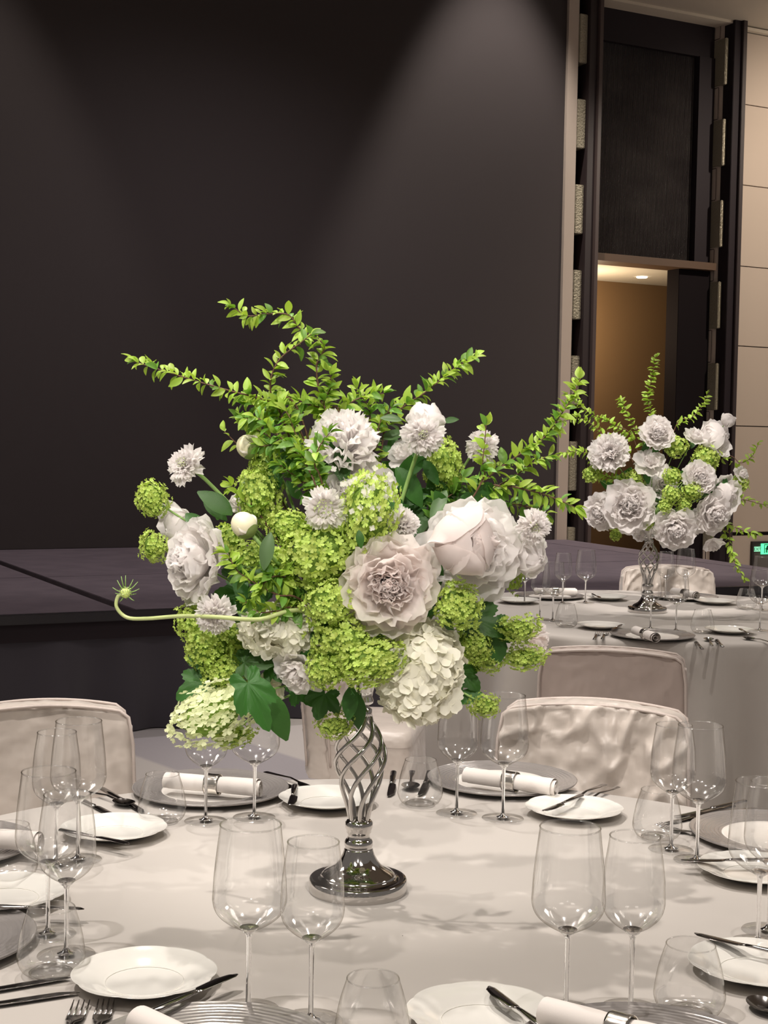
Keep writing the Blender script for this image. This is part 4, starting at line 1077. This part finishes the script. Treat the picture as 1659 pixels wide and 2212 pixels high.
SB = [
 ('lime snowball cluster at the far left, upper of two', 330, 1078, .02, 29, 43, 'l', (0, 0, 1), [(440, 1085, .02, 60, -30, 'ov')]),
 ('lime snowball cluster at the far left, lower of two', 337, 1177, .02, 34, 38, 'h', (-.5, -.5, .6), []),
 ('lime snowball left of the centre above the cream bud', 560, 1072, .08, 44, 62, 'l', (0, 0, 1), [(600, 1060, .06, 65, 100, 'ov'), (600, 1110, .12, 70, -70, 'ov')]),
 ('lime snowball under the white bud at upper left', 572, 1005, .03, 34, 40, 'l', (0, 0, 1), []),
 ('broad lime snowball left of the large open peony', 690, 1200, .16, 78, 72, 'l', (0, 0, 1), []),
 ('tall lime snowball with pale specks above the large open peony', 795, 1110, .17, 58, 88, 'l', (0, 0, 1), [(775, 1145, .26, 34, -80, 'ov')]),
 ('lime snowball right of the upright scabiosa stem', 955, 1005, .02, 42, 55, 'l', (0, 0, 1), [(855, 1010, .05, 95, -50, 'ov'), (890, 985, .06, 45, 30, 'ov'), (930, 1060, .02, 70, 200, 'ov')]),
 ('lime snowball at the lower left side of the large peony', 712, 1305, .19, 55, 52, 'l', (0, 0, 1), []),
 ('lime snowball hanging below the large peony, left', 742, 1382, .18, 66, 58, 'l', (0, 0, 1), [(690, 1350, .16, 60, -60, 'lob')]),
 ('lime snowball resting over the vase mouth', 805, 1428, .20, 74, 40, 'l', (0, 0, 1), [(760, 1480, .14, 70, -95, 'ov')]),
 ('lime snowball left above the vase mouth', 705, 1442, .18, 40, 44, 'l', (0, 0, 1), []),
 ('lime snowball under the wide white peony', 990, 1308, .18, 50, 44, 'l', (0, 0, 1), [(1010, 1330, .10, 95, -20, 'lob')]),
 ('lime snowball at far right with a hooked stem', 1118, 1352, .10, 54, 32, 'h', (0, -.9, .4), [(1060, 1345, .08, 95, -75, 'lob')]),
 ('lime snowball right of the cream hydrangea', 1020, 1390, .10, 42, 34, 'l', (0, 0, 1), []),
 ('lime snowball low on the right beneath the hooked one', 1132, 1415, .06, 48, 30, 'h', (0, -.8, .5), []),
 ('lime snowball between dark leaves at lower right', 1050, 1420, .06, 42, 28, 'l', (0, 0, 1), []),
 ('lime snowball at lower left under the pinkish scabiosa', 452, 1395, .12, 50, 48, 'l', (0, 0, 1), []),
 ('lime snowball low on the left above the pale cluster', 478, 1450, .12, 44, 34, 'l', (0, 0, 1), [(470, 1440, .10, 75, 160, 'lob'), (450, 1470, .12, 85, 205, 'lob')]),
 ('pale drooping viburnum cluster at the lower left', 458, 1548, .20, 94, 40, 'p', (0, .5, .8), [(530, 1464, .27, 98, -62, 'lobn'), (572, 1490, .22, 105, -62, 'ov'), (520, 1432, .14, 80, 10, 'lob'), (575, 1440, .12, 85, 25, 'lob')]),
 ('darker lime cluster hanging below the pale drooping one', 500, 1582, .16, 46, 28, 'h', (0, -.8, .5), []),
 ('small lime cluster dangling left of the vase neck', 725, 1562, .08, 40, 30, 'h', (0, -.7, .6), [(705, 1492, .10, 72, -110, 'lob'), (770, 1495, .08, 75, -85, 'ov'), (640, 1475, .08, 70, -45, 'lob')]),
 ('small lime cluster dangling right over the wine glasses', 1045, 1520, .08, 38, 26, 'h', (.2, -.7, .6), [(985, 1445, .06, 75, -35, 'lob'), (1045, 1500, .06, 70, 185, 'ov'), (975, 1470, .04, 45, -100, 'ov')]),
 ('small lime cluster beneath the cream bud', 545, 1198, .16, 32, 26, 'm', (0, 0, 1), []),
 ('small lime cluster left of the thick green stem', 602, 1215, .16, 28, 28, 'm', (0, 0, 1), []),
 ('lime cluster between the cream bud and the green centred scabiosa', 625, 1140, .14, 44, 36, 'l', (0, 0, 1), []),
 ('pale lime cluster behind the pinkish scabiosa', 425, 1345, .08, 32, 52, 'l', (0, 0, 1), []),
 ('lime cluster behind the cup shaped peony at right', 1105, 1215, .02, 26, 60, 'l', (0, 0, 1), []),
 ('lime cluster left of the tall peony', 495, 1170, .08, 30, 40, 'm', (0, 0, 1), []),
 ('lime cluster low in the left middle by dark leaves', 520, 1385, .10, 48, 30, 'm', (0, 0, 1), []),
 ('lime cluster behind the lower left dark leaves', 505, 1495, .10, 50, 30, 'm', (0, 0, 1), []),
]
for (l, x, y, off, rx, ry, k, ax, lv) in SB: snowball(l, x, y, off, rx, ry, k, ax, leaves=lv)
# pale specks on the tall snowball
sp = empty('filler_blossom', 'tiny white blossoms sprinkled over the tall lime snowball', 'flower', bq.mouth)
wf = floret4(PEO, 77)
for k in range(34):
    x = 795 + rn.gauss(0, 32); y = 1080 + rn.gauss(0, 34); off = .17 + math.sqrt(max(.1, 1 - ((x - 795) / 60) ** 2 - ((y - 1110) / 90) ** 2)) * .052
    link('floret', wf, sp, Matrix.Translation(bq.p(x, y, off) - sp.location) @ frame(bq.ax((rn.uniform(-.5, .5), rn.uniform(-.3, .7), 1)), rn.uniform(0, 6)) @ Matrix.Scale(6.5 * bq.k, 4))
addstem(sp, stem_pts(bq, bq.p(795, 1090, .16), Vector((0, 0, 0))), .002, STEM)

# spirea branches
def spirea(b, label, line, dens=11, size=25, deep=False, join=False, group='spirea branches in the near bouquet', twr=.0016, n3=3, root_from=None):
    root = empty('spirea_branch', label, 'branch', b.mouth, 0, group)
    P3 = [b.p(x, y, o) for (x, y, o) in line]
    first = P3[0]
    m1 = b.mouth + Vector((0, 0, .03))
    path = bez([b.mouth, m1.lerp(first, .25)] + P3, 12 * (len(P3) + 1))
    V, Fc = tube([p - root.location for p in path], lambda u: twr * (1.25 - u * .8), 6); link('twig', tomesh('twig', V, Fc, TWIG), root)
    fol = bez(P3, 60); L_ = sum((fol[i + 1] - fol[i]).length for i in range(60)); nn = max(3, int(L_ / (dens * b.k)))
    JV = []; JF = []
    for i in range(nn + 1):
        u = i / nn; idx = min(59, int(u * 60)); p = fol[idx].lerp(fol[idx + 1], u * 60 - idx); t = (fol[min(60, idx + 2)] - fol[max(0, idx - 1)]).normalized()
        for k in range(n3 if i < nn else n3 + 1):
            rd = Vector((rn.uniform(-1, 1), rn.uniform(-1, 1), rn.uniform(-.8, 1))); rd = (rd - t * rd.dot(t)).normalized()
            d = (t * rn.uniform(.25, 1.0) + rd * (1 if i < nn else .4)).normalized(); nm = (Vector((rn.uniform(-.6, .6), rn.uniform(-1, .2), rn.uniform(.2, 1)))); nm = (nm - d * nm.dot(d)).normalized(); y = nm.cross(d)
            s = size * b.k * rn.uniform(.6, 1.15) * (1 - .25 * u); o = p - root.location + rd * .001
            M = Matrix(((d.x, y.x, nm.x, o.x), (d.y, y.y, nm.y, o.y), (d.z, y.z, nm.z, o.z), (0, 0, 0, 1))) @ Matrix.Scale(s, 4)
            dp = deep if not callable(deep) else deep(u)
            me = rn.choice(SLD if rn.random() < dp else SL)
            if join:
                n0 = len(JV); JV += [M @ v.co for v in me.vertices]; JF += [tuple(n0 + q for q in f.vertices) for f in me.polygons]
            else: link('leaf', me, root, M)
    if join: o = link('leaves', tomesh('leaves', JV, JF, SPL), root); o['kind'] = 'stuff'
    return root
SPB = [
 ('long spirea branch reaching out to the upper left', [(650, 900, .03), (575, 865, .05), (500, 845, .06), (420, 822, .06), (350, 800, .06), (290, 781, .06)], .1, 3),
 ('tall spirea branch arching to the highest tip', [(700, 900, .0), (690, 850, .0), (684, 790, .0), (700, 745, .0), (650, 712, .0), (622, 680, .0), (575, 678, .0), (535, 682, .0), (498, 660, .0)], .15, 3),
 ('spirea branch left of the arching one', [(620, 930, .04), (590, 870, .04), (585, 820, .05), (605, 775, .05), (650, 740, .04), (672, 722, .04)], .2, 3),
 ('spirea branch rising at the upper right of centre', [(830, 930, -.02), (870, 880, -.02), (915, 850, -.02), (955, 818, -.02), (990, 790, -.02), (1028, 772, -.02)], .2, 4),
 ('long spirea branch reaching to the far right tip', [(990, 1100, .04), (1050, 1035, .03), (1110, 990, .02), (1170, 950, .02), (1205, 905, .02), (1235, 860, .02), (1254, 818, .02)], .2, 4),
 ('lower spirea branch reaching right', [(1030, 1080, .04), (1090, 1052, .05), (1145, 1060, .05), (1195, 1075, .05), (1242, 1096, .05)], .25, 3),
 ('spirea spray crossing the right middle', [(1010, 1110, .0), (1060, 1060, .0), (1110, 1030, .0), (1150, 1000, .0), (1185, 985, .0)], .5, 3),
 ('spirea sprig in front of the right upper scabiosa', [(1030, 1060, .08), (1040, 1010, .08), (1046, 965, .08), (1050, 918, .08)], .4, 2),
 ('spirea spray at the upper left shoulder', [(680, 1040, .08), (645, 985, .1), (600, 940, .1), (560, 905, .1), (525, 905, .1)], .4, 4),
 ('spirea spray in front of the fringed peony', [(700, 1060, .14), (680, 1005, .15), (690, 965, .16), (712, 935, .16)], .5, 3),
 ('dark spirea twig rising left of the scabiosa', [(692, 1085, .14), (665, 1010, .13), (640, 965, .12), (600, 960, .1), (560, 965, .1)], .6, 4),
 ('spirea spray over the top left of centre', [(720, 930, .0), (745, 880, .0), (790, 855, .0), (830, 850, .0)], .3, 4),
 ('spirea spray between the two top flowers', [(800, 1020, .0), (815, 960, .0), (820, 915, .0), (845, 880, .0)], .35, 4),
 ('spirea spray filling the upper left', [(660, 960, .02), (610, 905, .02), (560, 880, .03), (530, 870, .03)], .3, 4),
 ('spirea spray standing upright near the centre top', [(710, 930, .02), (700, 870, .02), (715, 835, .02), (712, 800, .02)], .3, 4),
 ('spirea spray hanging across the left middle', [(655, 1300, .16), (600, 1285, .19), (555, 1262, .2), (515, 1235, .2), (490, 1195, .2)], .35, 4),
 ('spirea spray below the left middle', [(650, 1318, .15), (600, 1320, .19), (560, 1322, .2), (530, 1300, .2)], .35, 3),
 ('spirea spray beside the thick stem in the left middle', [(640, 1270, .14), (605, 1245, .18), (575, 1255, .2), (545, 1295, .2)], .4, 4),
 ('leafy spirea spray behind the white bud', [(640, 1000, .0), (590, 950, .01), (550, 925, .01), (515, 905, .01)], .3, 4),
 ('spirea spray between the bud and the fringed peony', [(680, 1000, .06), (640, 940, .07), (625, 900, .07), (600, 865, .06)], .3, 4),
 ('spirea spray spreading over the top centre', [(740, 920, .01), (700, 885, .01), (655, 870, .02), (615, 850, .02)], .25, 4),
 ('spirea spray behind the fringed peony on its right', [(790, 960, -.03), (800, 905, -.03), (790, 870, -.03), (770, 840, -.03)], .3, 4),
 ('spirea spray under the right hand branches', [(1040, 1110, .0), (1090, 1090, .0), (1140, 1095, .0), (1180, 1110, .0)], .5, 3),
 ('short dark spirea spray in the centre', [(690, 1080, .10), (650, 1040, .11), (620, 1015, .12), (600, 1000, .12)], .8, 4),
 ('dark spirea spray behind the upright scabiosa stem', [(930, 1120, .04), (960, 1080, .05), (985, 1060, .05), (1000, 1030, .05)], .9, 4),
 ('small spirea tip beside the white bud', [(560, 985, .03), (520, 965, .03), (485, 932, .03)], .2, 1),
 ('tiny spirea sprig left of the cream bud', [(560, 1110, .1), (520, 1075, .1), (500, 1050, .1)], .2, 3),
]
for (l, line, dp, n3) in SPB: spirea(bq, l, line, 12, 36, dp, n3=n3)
# inner greenery
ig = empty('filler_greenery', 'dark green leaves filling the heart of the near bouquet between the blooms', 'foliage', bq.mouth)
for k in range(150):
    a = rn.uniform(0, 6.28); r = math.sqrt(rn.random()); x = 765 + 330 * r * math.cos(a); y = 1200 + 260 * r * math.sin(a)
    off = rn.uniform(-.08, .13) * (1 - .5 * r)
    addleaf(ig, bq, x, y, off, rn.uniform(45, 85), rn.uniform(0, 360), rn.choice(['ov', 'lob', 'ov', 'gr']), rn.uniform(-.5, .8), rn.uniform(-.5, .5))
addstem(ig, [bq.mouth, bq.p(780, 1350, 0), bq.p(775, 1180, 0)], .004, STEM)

# ------------------------------------------------------------------ far bouquet
b2 = Bq(VASE2, 0, 0, VASE2.y, TZ + .35, 'far')
G2 = 'white blooms in the far bouquet'
FAR = [('large white peony at the lower left of the far bouquet', 1360, 1093, .12, 55, (-.1, .1, 1), FULL), ('white peony at the left end of the far bouquet', 1300, 1105, .02, 40, (-.5, -.1, .8), FULL),
       ('large white peony right above the far vase', 1458, 1142, .14, 44, (0, -.3, .9), FULL), ('white peony at the lower right of the far bouquet', 1538, 1110, .10, 42, (.4, -.1, .9), FULL),
       ('white peony at the right middle of the far bouquet', 1510, 1032, .12, 34, (.2, .2, 1), OPEN), ('round white ranunculus at the top of the far bouquet', 1419, 936, .08, 35, (0, .3, 1), FULL),
       ('white bloom at the upper right of the far bouquet', 1545, 945, .0, 34, (.5, .4, .6), HALF), ('white ruffled bloom at the upper left of the far bouquet', 1318, 978, .08, 40, (-.3, .3, .9), SPIKY),
       ('white bloom in the middle of the far bouquet', 1405, 1003, .06, 36, (0, .5, .8), SMALLR), ('tulip shaped bloom at the right end of the far bouquet', 1570, 1065, .06, 26, (.4, 0, .9), HALF),
       ('thin white bloom under the far bouquet on the right', 1540, 1172, .02, 24, (.1, -.8, .5), SMALLR), ('white scabiosa left of the upper right bloom', 1500, 945, .04, 26, (.2, .6, .5), SMALLR),
       ('small white bloom beside the far vase neck', 1385, 1150, .02, 24, (-.4, -.6, .5), SMALLR), ('tiny round white bloom at the top right of the far bouquet', 1572, 907, .0, 14, (.2, .5, .6), RAN),
       ('small white bloom at the right edge of the far bouquet', 1600, 1025, .02, 18, (.5, .2, .8), SMALLR), ('cream bloom in the heart of the far bouquet', 1430, 1045, .02, 34, (0, .1, 1), SMALLR),
       ('small white bloom in the far bouquet between the lower peonies', 1500, 1125, .06, 26, (.1, -.1, 1), SMALLR)]
for (l, x, y, off, r, ax, rg) in FAR: flower(b2, 'peony', 'flower', l, x, y, off, r * 1.12, ax, rg, 'w', G2, sep=False)
for (l, x, y, off, r) in (('lime snowball top right of the far bouquet', 1460, 965, .04, 24), ('lime snowball at the right shoulder of the far bouquet', 1525, 990, .04, 30), ('lime snowball in the middle of the far bouquet', 1452, 1030, .12, 19),
                          ('round lime snowball below the middle of the far bouquet', 1450, 1070, .16, 19), ('lime snowball right of the middle one in the far bouquet', 1495, 1062, .14, 20), ('lime snowball between the large far peonies', 1437, 1094, .16, 14),
                          ('lime snowball at the left side of the far bouquet', 1278, 1025, .02, 18), ('small lime snowball under the far bouquet at left', 1330, 1155, .0, 13), ('lime snowball hanging beside the far vase neck', 1398, 1133, .12, 12),
                          ('lime snowball just left of the lower right far peony', 1478, 1092, .14, 15), ('lime cluster deep in the far bouquet at left', 1365, 1040, .02, 26), ('lime sprig at the right of the far bouquet', 1598, 1045, .0, 18)):
    snowball(l, x, y, off, r, r, 'm', b=b2, group='lime snowball blooms in the far bouquet')
for (l, line, n3) in (('tall upright spirea branch of the far bouquet', [(1420, 930, 0), (1405, 890, 0), (1400, 850, 0), (1410, 810, 0), (1415, 772, 0)], 6), ('spirea branch of the far bouquet reaching its upper left', [(1370, 950, .02), (1320, 915, .02), (1270, 890, .02), (1225, 855, .02)], 5),
                      ('second spirea branch at the far bouquet left', [(1340, 1010, .04), (1290, 985, .04), (1240, 975, .04), (1205, 985, .04)], 5), ('spirea spray low on the far bouquet left', [(1360, 980, .05), (1310, 945, .05), (1260, 905, .05), (1215, 910, .05)], 4),
                      ('spirea twig at the far bouquet upper right', [(1460, 920, 0), (1490, 905, 0), (1515, 880, 0), (1527, 852, 0)], 3), ('spirea spray at the far bouquet top left', [(1390, 960, .04), (1365, 915, .04), (1350, 880, .04), (1340, 865, .04)], 4),
                      ('trailing vine hanging down on the far bouquet right', [(1565, 1145, .02), (1575, 1175, .02), (1582, 1200, .02), (1592, 1225, .02), (1608, 1248, .02)], 3), ('green sprig to the right end of the far bouquet', [(1560, 1095, 0), (1600, 1080, 0), (1640, 1088, 0), (1665, 1092, 0)], 3),
                      ('wispy stem at the far bouquet right', [(1560, 990, 0), (1600, 1000, 0), (1625, 985, 0), (1640, 955, 0)], 2), ('green spray on the lower right of the far bouquet', [(1560, 1130, 0), (1590, 1140, 0), (1615, 1150, 0), (1635, 1152, 0)], 3),
                      ('green spray in the left middle of the far bouquet', [(1400, 1060, .02), (1350, 1040, .04), (1310, 1030, .04), (1280, 1000, .04)], 5)):
    spirea(b2, l, line, 8, 17, .35, True, group='spirea branches in the far bouquet', n3=n3, twr=.002)
ig = empty('filler_greenery', 'dark green leaves filling the heart of the far bouquet', 'foliage', b2.mouth)
for k in range(46):
    a = rn.uniform(0, 6.28); r = math.sqrt(rn.random()); addleaf(ig, b2, 1440 + 130 * r * math.cos(a), 1040 + 90 * r * math.sin(a), rn.uniform(-.08, .06), rn.uniform(25, 42), rn.uniform(0, 360), 'ov', rn.uniform(-.5, .8), rn.uniform(-.5, .5))
addstem(ig, [b2.mouth, b2.p(1420, 1100, 0), b2.p(1430, 1040, 0)], .006, STEM)
for o in bpy.data.objects:
    if o.type == 'MESH' and not o.data.materials: o.data.materials.append(CLOTH)
